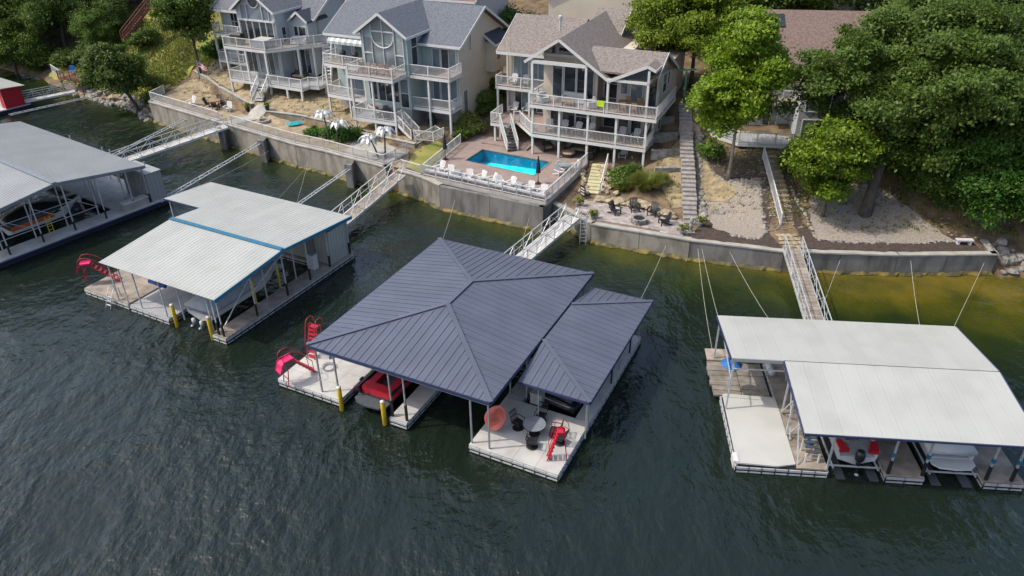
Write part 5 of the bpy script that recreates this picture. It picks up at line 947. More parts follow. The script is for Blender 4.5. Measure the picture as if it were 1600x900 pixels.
for k in range(9):
    a = Vector(FL).lerp(Vector(FRp), (k+.5)/9)+Vector((.1,.2)); b = a+Vector((.35,.6)); brp('bracket', pd, q(*a, ZP-.3), q(*b, ZP-1.1), .08, 'steel')
def pool_water():
    m = bpy.data.materials.new('pool_water'); m.use_nodes = True; n = m.node_tree; L = n.links.new; MATS['pool_water'] = m; n.nodes.remove(n.nodes['Principled BSDF']); out = n.nodes['Material Output']
    g = n.nodes.new('ShaderNodeBsdfGlossy'); g.inputs['Roughness'].default_value = .03; t = n.nodes.new('ShaderNodeBsdfTransparent'); t.inputs[0].default_value = (.55, .96, .98, 1); f = n.nodes.new('ShaderNodeFresnel'); f.inputs[0].default_value = 1.33
    geo = n.nodes.new('ShaderNodeNewGeometry'); z = n.nodes.new('ShaderNodeTexNoise'); z.inputs['Scale'].default_value = 2.2; L(geo.outputs['Position'], z.inputs['Vector']); b = n.nodes.new('ShaderNodeBump'); b.inputs['Strength'].default_value = .25; b.inputs['Distance'].default_value = .1; L(z.outputs[0], b.inputs['Height'])
    L(b.outputs[0], g.inputs['Normal']); L(b.outputs[0], f.inputs['Normal']); ms = n.nodes.new('ShaderNodeMixShader'); L(f.outputs[0], ms.inputs[0]); L(t.outputs[0], ms.inputs[1]); L(g.outputs[0], ms.inputs[2]); L(ms.outputs[0], out.inputs[0])
pool_water(); o = MB().add([(*p, ZP-.14) for p in BA], [(0,1,2,3)]).build('pool_water', 'pool_water'); struct(o); o['label'] = 'bright turquoise water of the rectangular swimming pool'
o = Vector((FL[0], FL[1], 0)); V3 = lambda x, y, z=ZP: (x-ox, y-oy, z)
railing(pd, [V3(-4.95,70.5), V3(FL[0]+.05, FL[1]+.1), V3(FRp[0]-.02, FRp[1]+.08), V3(RBp[0]-.1, RBp[1])], ZP, 1.0, 1.4, post=.11)
MB().slab([V3(FL[0]+.15, FL[1]+.25, ZP+.42), V3(FRp[0]-.15, FRp[1]+.25, ZP+.42), V3(FRp[0]+.05, FRp[1]+.65, ZP+.42), V3(FL[0]+.35, FL[1]+.7, ZP+.42)], .06).build('bench_seat', 'white_paint', pd)
for k in range(9): a = Vector(FL).lerp(Vector(FRp), (k+.3)/9)+Vector((.2,.4)); bp('bench_leg', pd, *[x for x in (a.x-ox-.05, a.x-ox+.05, a.y-oy-.05, a.y-oy+.05)], ZP, ZP+.38, 'white_paint')
# row of white chairs behind the pool rail
DP = (Vector(FRp)-Vector(FL)).normalized(); NP = Vector((-DP.y, DP.x)); AP = math.degrees(math.atan2(DP.y, DP.x)); LP = (Vector(FRp)-Vector(FL)).length
names = ['leftmost white chair at the pool rail', 'second white chair from left at the pool rail', 'white chair at pool rail right of the first grey box', 'fourth white chair from left at the pool rail', 'middle white chair of the row at the pool rail', 'sixth white chair from left at the pool rail', 'white chair at pool rail just left of second grey box', 'white chair at pool rail just right of second grey box', 'rightmost white chair at the pool rail']
first = None
for k, f in enumerate((.07,.17,.34,.43,.51,.59,.68,.83,.93)):
    p = Vector(FL)+DP*(LP*f+random.uniform(-.15,.15))+NP*(1.15+random.uniform(-.1,.35)); g = 'white chairs along the pool rail'
    if first is None: first = adirondack(names[0], (p.x, p.y, ZP), AP+random.uniform(-12,12), 'white_paint', g)
    else: dup(first, (p.x, p.y, ZP), AP+random.uniform(-45,45), names[k], g, (.95,.95,.85))
for k, f in enumerate((.26,.76)):
    p = Vector(FL)+DP*LP*f+NP*.85; t = thing('deck_box', ['grey-green storage box left of centre at the pool rail', 'grey storage box near the right umbrella at pool rail'][k], 'box', (p.x, p.y, ZP), AP); MB().box(-.3,.3,-.25,.25,0,.75).build('box', 'cover_grey', t); MB().box(-.33,.33,-.28,.28,.75,.8).build('lid', 'boat_grey', t)
for (x, y), l in (((-6.15,66.4),'closed navy umbrella at left rail of pool deck'), ((2.35,60.4),'closed navy umbrella at right front of pool')):
    t = thing('patio_umbrella', l, 'umbrella', (x, y, ZP)); MB().lathe([(.03,0),(.03,2.5)], n=6).build('pole', 'black_metal', t); MB().lathe([(.05,1.0),(.22,1.05),(.2,1.3),(.16,1.6),(.17,1.75),(.09,2.2),(.03,2.55)], n=9).build('canopy', 'navy_cloth', t); MB().lathe([(.26,0),(.26,.05),(.06,.1),(.06,.3)], n=12).build('base', 'black_metal', t)
t = thing('poolside_table', 'round white table at right end of the pool', 'table', (4.85,63.1,ZP)); MB().lathe([(.6,.70),(.6,.73),(0,.735)], n=20).build('tabletop', 'glass_pale', t); MB().lathe([(.25,0),(.04,.05),(.04,.7)], n=8).build('pedestal', 'galv', t)
for (x, y, r), l in (((4.5,64.0,160),'white chair left of poolside table'), ((5.7,63.5,-70),'white chair right of poolside table by the railing'), ((4.3,62.3,40),'white chair in front of the poolside table')):
    dup(first, (x, y, ZP), r, l, 'chairs at the poolside table', .9)
# lounge set under the tan house
def wsofa(name, label, cat, loc, rot, L_, D_=.8):
    t = thing(name, label, cat, loc, rot); MB().box(-L_/2,L_/2,-D_/2,D_/2,.05,.32).build('frame', 'wicker', t); MB().box(-L_/2,L_/2,D_/2-.18,D_/2,.32,.82).build('backrest', 'wicker', t)
    n = max(1, round(L_/.7))
    for k in range(n): a = -L_/2+.1+(L_-.2)*k/n; MB().box(a+.01, a+(L_-.2)/n-.01, -D_/2+.03, D_/2-.2, .32, .46).build('cushion', 'cushion', t)
    for s in (-1, 1): MB().box(s*L_/2-.08, s*L_/2+.08, -D_/2, D_/2, .05, .6).build('arm', 'wicker', t)
    return t
ws = H3.w(4.5, 1.9, ZP); wsofa('wicker_sofa', 'long brown wicker sofa under the lower deck', 'sofa', ws, -24, 2.6); wsofa('wicker_armchair', 'wicker armchair near the railing, right of ottoman', 'armchair', H3.w(5.3,.9,ZP), -100, .95); wsofa('wicker_armchair', 'wicker armchair left of the wicker sofa', 'armchair', H3.w(1.0,1.2,ZP), 20, .9)
t = thing('wicker_ottoman', 'large round cushioned wicker ottoman', 'ottoman', H3.w(3.4,.5,ZP)); MB().lathe([(.55,0),(.62,.35),(.6,.36)], n=20).build('base', 'wicker', t); MB().lathe([(.62,.36),(.66,.42),(.6,.5),(0,.52)], n=20).build('cushion', 'cushion', t)
t = thing('potted_plant', 'dark green potted plant beside the wicker sofa', 'plant', H3.w(2.3,2.0,ZP)); MB().lathe([(.2,0),(.28,.45),(.24,.45)], n=10).build('pot', 'terracotta', t); PLANTS = [(t, (0,0,.8), .5)]
for k, (u, v, z, r, l) in enumerate([(-4.2,4.95,7.25,0,'left one of two white chairs on upper left balcony'), (-2.9,4.95,7.25,10,'right one of two white chairs on upper left balcony'), (-4.1,4.7,4.5,-10,'white chair at left on lower left balcony'), (-2.7,4.9,4.5,0,'white chair beside glass door on lower left balcony'), (1.2,1.0,4.5,15,'leftmost white chair on the lower front deck'), (2.6,1.2,4.5,5,'second white chair from left on the lower front deck'), (3.9,1.2,4.5,-10,'third white chair from left on the lower front deck'), (5.1,1.3,4.5,-20,'fourth white chair from left on the lower front deck'), (8.2,1.4,4.5,5,'left one of two white chairs at right end of lower deck'), (9.5,1.4,4.5,-5,'right one of two white chairs at right end of lower deck'), (8.4,1.6,2.4,0,'left one of two white chairs under the lower deck'), (9.7,1.6,2.4,0,'right one of two white chairs under the lower deck')]):
    dup(first, H3.w(u, v, z), H3.a+r, l, 'white chairs on the tan house decks')
# upper deck furniture of the tan house
def settee(name, label, cat, loc, rot, L_):
    t = thing(name, label, cat, loc, rot); MB().box(-L_/2,L_/2,-.35,.35,.08,.3).build('base', 'white_paint', t); MB().box(-L_/2+.1,L_/2-.1,-.33,.2,.3,.45).build('seat_cushion', 'cushion_grey', t); MB().box(-L_/2,L_/2,.2,.38,.3,.85).build('back_cushion', 'cushion_grey', t)
    for s in (-1, 1): MB().box(s*L_/2-.08,s*L_/2+.08,-.35,.38,.08,.6).build('arm', 'white_paint', t)
settee('outdoor_sofa', 'pale cushioned sofa on the upper deck in front of big windows', 'sofa', H3.w(3.4,1.7,7.25), H3.a, 2.2); settee('outdoor_armchair', 'pale armchair at left end of upper deck', 'armchair', H3.w(.7,.7,7.25), H3.a+60, .9); settee('outdoor_armchair', 'pale armchair at upper deck railing, left of the lime towel', 'armchair', H3.w(5.3,.9,7.25), H3.a-60, .9)
t = thing('coffee_table', 'low dark table in front of the pale sofa', 'table', H3.w(3.2,.6,7.25), H3.a); MB().box(-.6,.6,-.3,.3,.36,.42).build('tabletop', 'wood_table', t); [bp('leg', t, x-.03, x+.03, y-.03, y+.03, 0, .36, 'black_metal') for x in (-.5,.5) for y in (-.22,.22)]
t = thing('dining_table', 'long wooden dining table on right end of upper deck', 'table', H3.w(8.9,1.3,7.25), H3.a); MB().box(-1.2,1.2,-.45,.45,.7,.76).build('tabletop', 'wood_table', t); [bp('leg', t, x-.05, x+.05, y-.05, y+.05, 0, .7, 'wood_table') for x in (-1.05,1.05) for y in (-.35,.35)]
for k in range(4):
    t = thing('dining_chair', ['dining chair behind table, left', 'dining chair behind table, right', 'dining chair in front of table, left', 'dining chair in front of table, right'][k]+', upper deck', 'chair', H3.w(8.4+1.0*(k % 2), 2.0 if k < 2 else .6, 7.25), H3.a+(0 if k < 2 else 180), 'chairs at the upper deck dining table'); MB().box(-.24,.24,-.24,.24,.42,.47).build('seat', 'wood_table', t); MB().box(-.24,.24,.2,.25,.47,.98).build('backrest', 'wood_table', t); [bp('leg', t, x-.02, x+.02, y-.02, y+.02, 0, .42, 'wood_table') for x in (-.2,.2) for y in (-.2,.2)]
t = thing('towel', 'lime green towel hung over the upper deck railing', 'towel', H3.w(6.55,-.3,8.28), H3.a); MB().slab([(-.35,-.07,.03),(.35,-.07,.03),(.35,.07,.03),(-.35,.07,.03)], .03).build('fold', 'lime', t); MB().slab([(-.35,-.07,.03),(.35,-.07,.03),(.33,-.09,-.5),(-.3,-.1,-.45)], .02, (0,1,0)).build('hanging_side', 'lime', t)
# pool garden steps with white rail
t = thing('garden_steps', 'pale yellow steps with white rail down to fire pit patio', 'steps', (8.1,64.6,0)); stairs(t, (0,0,2.62), (-1.15,-5.0,1.86), 9, 1.2, 'step_yellow', None, 'step', .62); railing(t, [(.75,-.1,2.55),(-.4,-5.0,1.8)], 0, .95, 2.4, bal=False)
# patio of pavers
pt = bpy.data.objects.new('patio', None); C.objects.link(pt); struct(pt); pt['label'] = 'grey-pink paver patio round the fire pit'
PA = [(6.75,54.35),(13.55,51.45),(14.2,53.2),(12.4,55.9),(9.0,57.3),(7.3,58.2),(6.0,58.4),(5.5,56.0)]
c24, s24 = math.cos(R(-22)), math.sin(R(-22)); pav = 0
for i in range(-10, 24):
    for j in range(-14, 16):
        x = 6+(i*.62+(j % 2)*.31)*c24-j*.42*s24; y = 55+(i*.62+(j % 2)*.31)*s24+j*.42*c24
        if inside(PA, x, y):
            o = link('paver', ubox('paver'), pt); o.location = (x, y, 1.72+random.uniform(-.008,.008)); o.rotation_euler = (0,0,R(-22)); o.scale = (.605, .405, .12)
rocks('stacked_stone_wall', 'tan stacked stone edging below the ornamental grass', [(7.4+k*.12, 58.2-.05*k+random.uniform(-.25,.35)-max(0,k-28)*.06, random.uniform(.45,.85)) for k in range(48) for _ in range(3)], RT, 'stone wall', zoff=.12, flat=.5)
rocks('garden_boulders', 'tan boulders beside the pale yellow steps', [(8.4+random.uniform(-.5,.7), 59+k*.3, random.uniform(.4,.8)) for k in range(18)]+[(6.5+random.uniform(-.4,.3), 59.6+k*.5, random.uniform(.4,.7)) for k in range(9)], RT, 'stones', zoff=.1)
b0 = None
for k, (x, y, r) in enumerate(((8.5,55.5,40),(10.15,56.0,5),(11.5,55.2,-30),(12.1,53.5,-80))):
    l = ['black chair left of the fire pit', 'black chair directly behind the fire pit', 'black chair behind fire pit, right of the straight one', 'black chair right of the fire pit by the wall'][k]
    if b0 is None: b0 = adirondack(l, (x, y, 1.78), r, 'black_metal', 'black chairs round the fire pit')
    else: dup(b0, (x, y, 1.78), r, l)
t = thing('fire_pit', 'round grey block fire pit on the patio', 'fire pit', (10.2,53.9,1.78))
for lv in range(2):
    for k in range(14):
        a = 2*math.pi*(k+.5*lv)/14; o = link('block', ubox('stone_grey'), t); o.location = (.55*math.cos(a), .55*math.sin(a), .11+.2*lv); o.rotation_euler = (0,0,a); o.scale = (.2,.235,.19)
MB().lathe([(.45,.3),(.45,.36),(.0,.33)], n=16).build('ash_bed', 'black_metal', t)
t = thing('pier_ladder', 'tall aluminium ladder leaning on the patio seawall', 'ladder', (5.75,53.6,-.3)); 
for s in (-1, 1): brp('rail', t, (s*.24,0,0), (s*.24+.05,.35,3.1), .06, 'galv')
for k in range(10): brp('rung', t, (-.24,.035*k+.02,.25+.3*k), (.28,.035*k+.02,.25+.3*k), .04, 'galv')
t = thing('garden_statue', 'small grey stone figure post at patio corner', 'statue', (14.0,52.3,1.75)); MB().lathe([(.22,0),(.22,.1),(.15,.12),(.17,.5),(.12,.8),(.2,.85),(.14,1.05),(.1,1.15)], n=10).build('figure', 'stone_grey', t); MB().box(-.3,.3,-.3,.3,-.1,.02).build('plinth', 'concrete_light', t)
t = thing('lounge_sign', 'black and white framed sign against the pool wall', 'sign', (6.15,59.0,1.75), -62); MB().box(-.35,.35,-.03,.03,.1,1.0).build('board', 'black_metal', t); [MB().box(-.27,.27,-.04,-.031,.25+.25*k,.35+.25*k).build('stripe', 'white_paint', t) for k in range(3)]
for (x, y), l in (((6.6,54.7),'small yellow-green plant at left corner of the patio'), ((13.2,51.75),'small yellow-green plant at right end of patio wall'), ((14.9,53.1),'yellow-green shrub at foot of the central stone stair'), ((5.6,57.2),'leafy potted plant at head of the white gangway')):
    t = thing('patio_plant', l, 'plant', (x, y, tz(x, y)+.1)); MB().lathe([(.16,0),(.22,.3),(.18,.3)], n=10).build('pot', 'stone_grey', t); PLANTS.append((t, (0,0,.5), .36))
# central stone staircase
t = thing('stone_staircase', 'long straight grey stone staircase climbing beside the tan house', 'staircase', (14.3,53.7,0)); n = 30
for k in range(n):
    f = k/(n-1); x = 14.3+2.2*f; y = 53.7+15.6*f; z = 1.85+4.7*f; o = link('stone_step', ubox('step_stone'), t); o.location = (x-14.3+random.uniform(-.04,.04), y-53.7, z-.12); o.rotation_euler = (0,0,R(-7+random.uniform(-3,3))); o.scale = (1.15+random.uniform(-.06,.08), .56, .34)
for r_, (yy, zz) in enumerate(((61.5,3.4),(63.6,4.2),(65.8,5.0),(68,5.8))):
    tw = thing('stone_terrace_wall', ['lowest', 'second', 'third', 'topmost'][r_]+' dark timber and stone terrace wall beside the tan house', 'wall', (13.3,yy,0))
    for lv in range(3):
        for k in range(4): bp('wall_block', tw, -.7+k*.68+.02*lv, -.04+k*.68+.02*lv, -.15-.02*random.random(), .3, zz-.9+.3*lv, zz-.61+.3*lv, 'stone_grey')
# right-hand garden steps with handrail
t = thing('timber_steps', 'yellow-brown garden steps with white handrail at right', 'steps', (21.7,52.6,0)); n = 15
for k in range(n): f = k/(n-1); o = link('timber_step', ubox('stone_tan'), t); o.location = (.45*f+.15*math.sin(f*3), 7.8*f, 1.85+2.9*f-.1); o.rotation_euler = (0,0,R(3)); o.scale = (1.1, .5, .28)
railing(t, [(-.55,.2,1.9),(-.35,4.0,3.3),(-.2,7.6,4.6)], 0, 1.0, 2.2)
t = thing('stepping_stones', 'cream and ochre flagstones at the head of right gangway', 'paving', (21.2,50.5,0))
for k in range(16): o = link('flagstone', random.choice(RT), t); o.location = (-.6+.42*(k % 4)+random.uniform(-.08,.08), -1.0+.62*(k//4), 1.8); o.rotation_euler = (0,0,random.uniform(0,6)); o.scale = (.62, .6, .12)
t = thing('garden_bench', 'tiny white concrete bench near right end of seawall', 'bench', (34.0,49.7,1.72), -4); MB().box(-.6,.6,-.2,.2,.36,.45).build('seat', 'white_paint', t); [MB().box(x-.08,x+.08,-.15,.15,0,.36).build('leg', 'white_paint', t) for x in (-.42,.42)]
t = thing('pergola_post', 'pale green frame standing beside the tan house', 'frame', (17.0,72.2,6.4)); bp('post', t, -.08,.08,-.08,.08,0,2.6,'green_paint'); bp('beam', t, -1.6,.9,-.1,.1,2.6,2.75,'green_paint'); bp('post', t, -1.5,-1.35,-.08,.08,0,2.6,'green_paint')
t = thing('barbecue_grill', 'black grill beside the tan house wall', 'grill', (15.2,70.3,6.2)); MB().lathe([(.1,.7),(.35,.8),(.4,1.0),(.3,1.2),(.05,1.28)], n=12).build('bowl', 'black_metal', t); [bp('leg', t, x-.03, x+.03, y-.03, y+.03, 0, .8, 'black_metal') for x in (-.2,.2) for y in (-.2,.2)]
# metal palms on the terrace
def palm(label, x, y, h_, lean, seed):
    r = random.Random(seed); t = thing('metal_palm', label, 'palm sculpture', (x, y, 2.55)); top = Vector((lean[0], lean[1], h_))
    MB().tube([(0,0,0),(lean[0]*.25,lean[1]*.25,h_*.4),(lean[0]*.6,lean[1]*.6,h_*.75),tuple(top)], [.09,.08,.07,.06], 8).build('trunk', 'bark', t, True)
    for k in range(8):
        a = 2*math.pi*k/8+r.uniform(-.2,.2); L_ = r.uniform(.9,1.15); b = MB(); dx, dy = math.cos(a), math.sin(a); R_ = []; 
        for s, w_, dz in ((0,.06,.0),(.35,.2,.16),(.7,.24,.08),(1.0,.16,-.2),(1.15,.02,-.45)):
            c = top+Vector((dx*s*L_, dy*s*L_, dz)); sx, sy = -dy*w_, dx*w_; R_.append([tuple(c+Vector((sx,sy,-.06))), tuple(c+Vector((0,0,.05))), tuple(c+Vector((-sx,-sy,-.06))), tuple(c+Vector((0,0,.02)))])
        b.loft(R_).build('frond', 'palm_metal', t)
palm('tall silver metal palm, left of the left pair', -18.0, 71.1, 2.9, (-.35,.3), 1); palm('silver metal palm, shorter one of the left pair', -17.2, 70.7, 2.1, (.4,.2), 2); palm('silver metal palm, shorter one of the right pair', -12.5, 66.7, 1.9, (-.75,.2), 3); palm('tall silver metal palm, right one of the right pair', -11.8, 66.6, 2.7, (.15,.25), 4)
t = thing('fire_ring', 'pale stone fire ring on the gravel terrace', 'fire pit', (-26.3,77.5,2.55)); [MB().box(.5,.68,-.13,.13,0,.25).build('block', 'concrete_light', t) for k in range(12)]
for k, o in enumerate(t.children): o.rotation_euler = (0,0,2*math.pi*k/12)
t = thing('overturned_kayak', 'turquoise lounger lying on the gravel terrace', 'lounger', (-22.7,76.2,2.6), 25); MB().loft([[(y, x*w_, .3+z*w_) for x, z in ((-.35,-.2),(0,.1),(.35,-.2),(0,-.1))] for y, w_ in ((-.9,.3),(-.4,1),(.3,1),(.9,.3))]).build('shell', 'teal_plastic', t); [bp('leg', t, x-.03, x+.03, -.2, .2, 0, .3, 'galv') for x in (-.5,.5)]
t = thing('garden_table', 'dark round table with chairs on left terrace', 'table', (-33.3,83.1,2.55)); MB().lathe([(.6,.68),(.6,.72),(0,.725)], n=16).build('tabletop', 'wood_table', t); MB().lathe([(.3,0),(.05,.06),(.05,.68)], n=8).build('pedestal', 'black_metal', t)
for k, (x, y, r) in enumerate(((-34.2,83.3,80),(-33.3,84.1,0),(-32.4,83.4,-80),(-33.0,82.2,180))): dup(b0, (x, y, 2.55), r, ['dark chair left of the garden table on left terrace', 'dark chair behind the garden table on left terrace', 'dark chair right of the garden table on left terrace', 'dark chair in front of the garden table on left terrace'][k], 'dark chairs round the left terrace table', .95)
for (x, y), l in (((-31.3,81.3),'white chair near the garden table, left terrace'), ((-36.2,83.6),'white chair by the railing at left terrace')): dup(first, (x, y, 2.55), random.uniform(-40,40), l, 'white chairs on the left terrace')
t = thing('terrace_steps', 'short concrete steps between the two low walls', 'steps', (-28.1,80.0,0)); [bp('step', t, -.1+.02*k, 1.3, .0+.32*k, .34+.32*k, 2.2, 2.65+.17*k, 'concrete_light') for k in range(5)]
for (x, y), l in (((-28.9,80.6),'dark urn planter left of the terrace steps'), ((-26.3,79.3),'dark urn planter right of the terrace steps'), ((-27.4,82.0),'dark planter at top of the terrace steps')):
    t = thing('urn_planter', l, 'planter', (x, y, tz(x, y)+.05)); MB().lathe([(.15,0),(.25,.3),(.28,.5),(.22,.5)], n=10).build('urn', 'black_metal', t); PLANTS.append((t, (0,0,.65), .25))
t = thing('flag', 'american flag on a leaning pole at left terrace', 'flag', (-36.4,88.0,3.9), -20); MB().tube([(0,0,0),(0,0,2.6)], .025).build('pole', 'white_paint', t)
wv = lambda s: .12*math.sin(s*5)
for k in range(7): MB().loft([[(s, wv(s), 2.5-.1*k-s*.35), (s, wv(s)+.012, 2.5-.1*k-s*.35), (s, wv(s)+.012, 2.405-.1*k-s*.35), (s, wv(s), 2.405-.1*k-s*.35)] for s in np.linspace(.03 if k > 3 else .5, 1.25, 8)]).build('stripe', 'flag_red' if k % 2 == 0 else 'flag_white', t)
MB().loft([[(s, wv(s)-.004, 2.5-s*.35), (s, wv(s)+.016, 2.5-s*.35), (s, wv(s)+.016, 2.1-s*.35), (s, wv(s)-.004, 2.1-s*.35)] for s in np.linspace(.03, .5, 5)]).build('canton', 'flag_blue', t)
for i in range(3):
    for j in range(4): s = .09+.11*j; MB().box(s-.02, s+.02, wv(s)-.02, wv(s)+.03, 2.40-.11*i-s*.35, 2.44-.11*i-s*.35).build('star', 'flag_white', t)
# red timber stairs on the left hillside
t = thing('timber_stair', 'red-brown timber stair at the waterside, with landing', 'stair', (-55.9,97.2,0)); stairs(t, (.6,4.2,3.7), (1.2,.2,1.1), 12, 1.2, 'red_wood', 'red_wood'); stair_rail(t, (.6,4.2,3.7), (1.2,.2,1.1), -.6, .95, 'red_wood'); stair_rail(t, (.6,4.2,3.7), (1.2,.2,1.1), .6, .95, 'red_wood')
MB().slab([(-3.2,.8,1.9),(.2,-.4,1.9),(.8,2.6,1.9),(-2.6,3.6,1.9)], .15).build('landing', 'red_wood', t); railing(t, [(-3.2,.9,1.9),(-.2,-.3,1.9)], 1.9, .95, 1.2, 'red_wood'); [bp('post', t, x-.07, x+.07, y-.07, y+.07, -.5, 1.8, 'red_wood') for x, y in ((-3,1),(0,0),(-2.5,3.2))]
t = thing('timber_stair', 'upper red-brown timber stair among the hillside trees', 'stair', (-51.0,100.0,0)); stairs(t, (3.4,3.2,9.6), (.4,.6,6.2), 14, 1.1, 'red_wood', 'red_wood'); stair_rail(t, (3.4,3.2,9.6), (.4,.6,6.2), -.55, .95, 'red_wood'); stair_rail(t, (3.4,3.2,9.6), (.4,.6,6.2), .55, .95, 'red_wood'); MB().slab([(3.2,2.6,9.6),(6.0,3.4,9.6),(5.7,4.6,9.6),(2.9,3.9,9.6)], .15).build('landing', 'red_wood', t); railing(t, [(3.4,2.65,9.6),(5.9,3.4,9.6)], 9.6, .95, 1.2, 'red_wood')
fence('white railing by the landing at far left shore', [(-61.5,101.2,1.9),(-58.8,98.2,1.9)], 1.0, 1.6)
t = thing('lawn_chair', 'bright blue folding chair on the red landing', 'chair', (-58.0,99.8,1.95), 20); MB().box(-.3,.3,-.3,.3,.38,.44).build('seat', 'blue_cloth', t); MB().slab([(-.3,.3,.42),(.3,.3,.42),(.3,.5,1.05),(-.3,.5,1.05)], .04, (0,1,0)).build('backrest', 'blue_cloth', t); [brp('leg', t, (x,-.3*s,0), (x,.3*s,.45), .04, 'galv') for x in (-.3,.3) for s in (-1,1)]
# furniture on the teal house decks
r0_ = None
for k in range(6):
    u = .6+.72*k; l = 'brown patio chair on teal house upper deck, '+['leftmost', 'second from left', 'third from left', 'fourth from left', 'fifth from left', 'rightmost'][k]
    t = thing('patio_chair', l, 'chair', H2.w(u, 1.1, 8.58), H2.a+random.uniform(-25,25), 'brown chairs on the teal house deck'); MB().box(-.26,.26,-.26,.26,.38,.44).build('seat', 'red_wood', t); MB().box(-.26,.26,.22,.27,.44,1.0).build('backrest', 'deck_brown', t); [bp('leg', t, x-.02, x+.02, y-.02, y+.02, 0, .38, 'black_metal') for x in (-.22,.22) for y in (-.22,.22)]
for (u, v, z, l) in ((-3.6,3.9,8.52,'black grill under the striped awning, left'), (-2.0,3.8,8.52,'black covered grill under the striped awning, right')):
    t = thing('barbecue_grill', l, 'grill', H2.w(u, v, z), H2.a); MB().lathe([(.1,.7),(.32,.8),(.36,1.0),(.25,1.2),(.05,1.28)], n=12).build('bowl', 'black_metal', t); [bp('leg', t, x-.03, x+.03, y-.03, y+.03, 0, .8, 'black_metal') for x in (-.2,.2) for y in (-.2,.2)]
t = thing('garden_table', 'dark patio table on lower deck of the teal house', 'table', H2.w(3.0,1.2,4.38)); MB().lathe([(.6,.70),(.6,.73),(0,.735)], n=16).build('tabletop', 'black_metal', t); MB().lathe([(.25,0),(.04,.05),(.04,.7)], n=8).build('pedestal', 'black_metal', t)
for k in range(4): a = k*90+30; p = H2.w(3.0+.95*math.cos(R(a)), 1.2+.7*math.sin(R(a)), 4.38); dup(b0, p, H2.a+a-90, ['dark chair behind right of the dark patio table, teal house', 'dark chair left rear of dark patio table, teal house', 'dark chair left front of dark patio table, teal house', 'dark chair right front of dark patio table, teal house'][k], 'dark chairs on teal house lower deck', .85)
t = thing('covered_canoe', 'black upright tarp covered gear under right balcony of teal house', 'covered gear', H2.w(6.6,4.0,3.1), H2.a); MB().lathe([(.45,0),(.5,.3),(.3,1.0),(.05,1.5)], n=7).build('tarp', 'black_rubber', t)
# on the grey-blue house deck
t = thing('barbecue_grill', 'black covered grill on left house upper deck', 'grill', H1.w(1.0,1.2,8.7), H1.a); MB().box(-.8,.8,-.35,.35,.1,.9).build('cabinet', 'black_rubber', t); MB().loft([[(-.75,y,.9),(.75,y,.9),(.7,y,z_),(-.7,y,z_)] for y, z_ in ((-.33,1.0),(0,1.25),(.33,1.05))]).build('hood', 'black_rubber', t)
t = thing('hot_tub', 'pale square hot tub at deck corner of the left house', 'hot tub', H1.w(4.6,1.3,8.7), H1.a); MB().box(-.9,.9,-.8,.8,0,.75).build('cabinet', 'boat_grey', t); MB().box(-.94,.94,-.84,.84,.75,.86).build('cover', 'deck_white', t)
wsofa('wicker_sofa', 'dark sofa on lower deck of the left house', 'sofa', H1.w(7.6,3.0,5.02), H1.a, 1.8); settee('outdoor_sofa', 'pale sectional on upper deck of the left house', 'sofa', H1.w(7.4,3.9,8.67), H1.a+20, 1.6)
# ================================================================ VEGETATION
def leaf_arrays(lobes, n, size, seed, clump=40, spread=.45, fill=.25, up=.45):
    """leaf-sized quads in clumps through the outer part of a set of ellipsoid lobes"""
    g = np.random.default_rng(seed); vol = np.array([l[3]*l[4]*l[5] for l in lobes])**.67; pr = vol/vol.sum(); K = max(4, n//clump)
    li = g.choice(len(lobes), K, p=pr); L = np.array(lobes)[li]
    d = g.normal(size=(K,3)); d /= np.linalg.norm(d, axis=1)[:,None]; d[:,2] = np.where(d[:,2] < -.55, -d[:,2]*.6, d[:,2])
    r = np.where(g.random(K) < fill, g.uniform(.3,.8,K), g.uniform(.8,1.06,K)); c = L[:,:3]+d*r[:,None]*L[:,3:6]
    cs = g.uniform(.6,1.35,K)*spread
    ci = g.choice(K, n); P = c[ci]+g.normal(size=(n,3))*cs[ci][:,None]*np.array([1,1,.6])
    N = d[ci]*.7+np.array([0,0,up])+g.normal(size=(n,3))*.55; N /= np.linalg.norm(N, axis=1)[:,None]
    t = np.cross(N, g.normal(size=(n,3))); t /= np.linalg.norm(t, axis=1)[:,None]; b = np.cross(N, t); s = g.uniform(.6,1.3,n)[:,None]*size
    A = P-t*s*.55; B = P+b*s*.32+N*s*.08; Cc = P+t*s*.55; D = P-b*s*.32+N*s*.08
    V = np.stack([A,B,Cc,D], 1).reshape(-1,3); F = np.arange(n*4).reshape(n,4); return V, F
def crown(parent, lobes, n, size, m, seed, name='crown', **k):
    V, F = leaf_arrays(lobes, n, size, seed, **k); return mesh_np(name, V, F, m, parent)
def trunk(parent, h_, r, lobes, m, seed, lean=(0,0)):
    q_ = random.Random(seed); b = MB(); b.tube([(0,0,-.3),(lean[0]*.2+.03,lean[1]*.2,h_*.3),(lean[0]*.6,lean[1]*.6+.05,h_*.65),(lean[0],lean[1],h_)], [r*1.35,r,r*.8,r*.55], 9)
    for l in lobes[:9]:
        f = q_.uniform(.55,.95); s = Vector((lean[0]*f, lean[1]*f, h_*f)); e = Vector(l[:3]); mid = s.lerp(e, .5)+Vector((q_.uniform(-.3,.3), q_.uniform(-.3,.3), .15)); b.tube([tuple(s), tuple(mid), tuple(e)], [r*.5,r*.32,r*.1], 6)
    return b.build('trunk', m, parent, True)
def tree(label, x, y, h_, r, lobes, n, size, m, bark='bark', seed=1, lean=(0,0), group=None, z=None, **k):
    t = thing('tree', label, 'tree', (x, y, tz(x, y) if z is None else z), 0, group); trunk(t, h_, r, lobes, bark, seed, lean); crown(t, lobes, n, size, m, seed, **k); return t
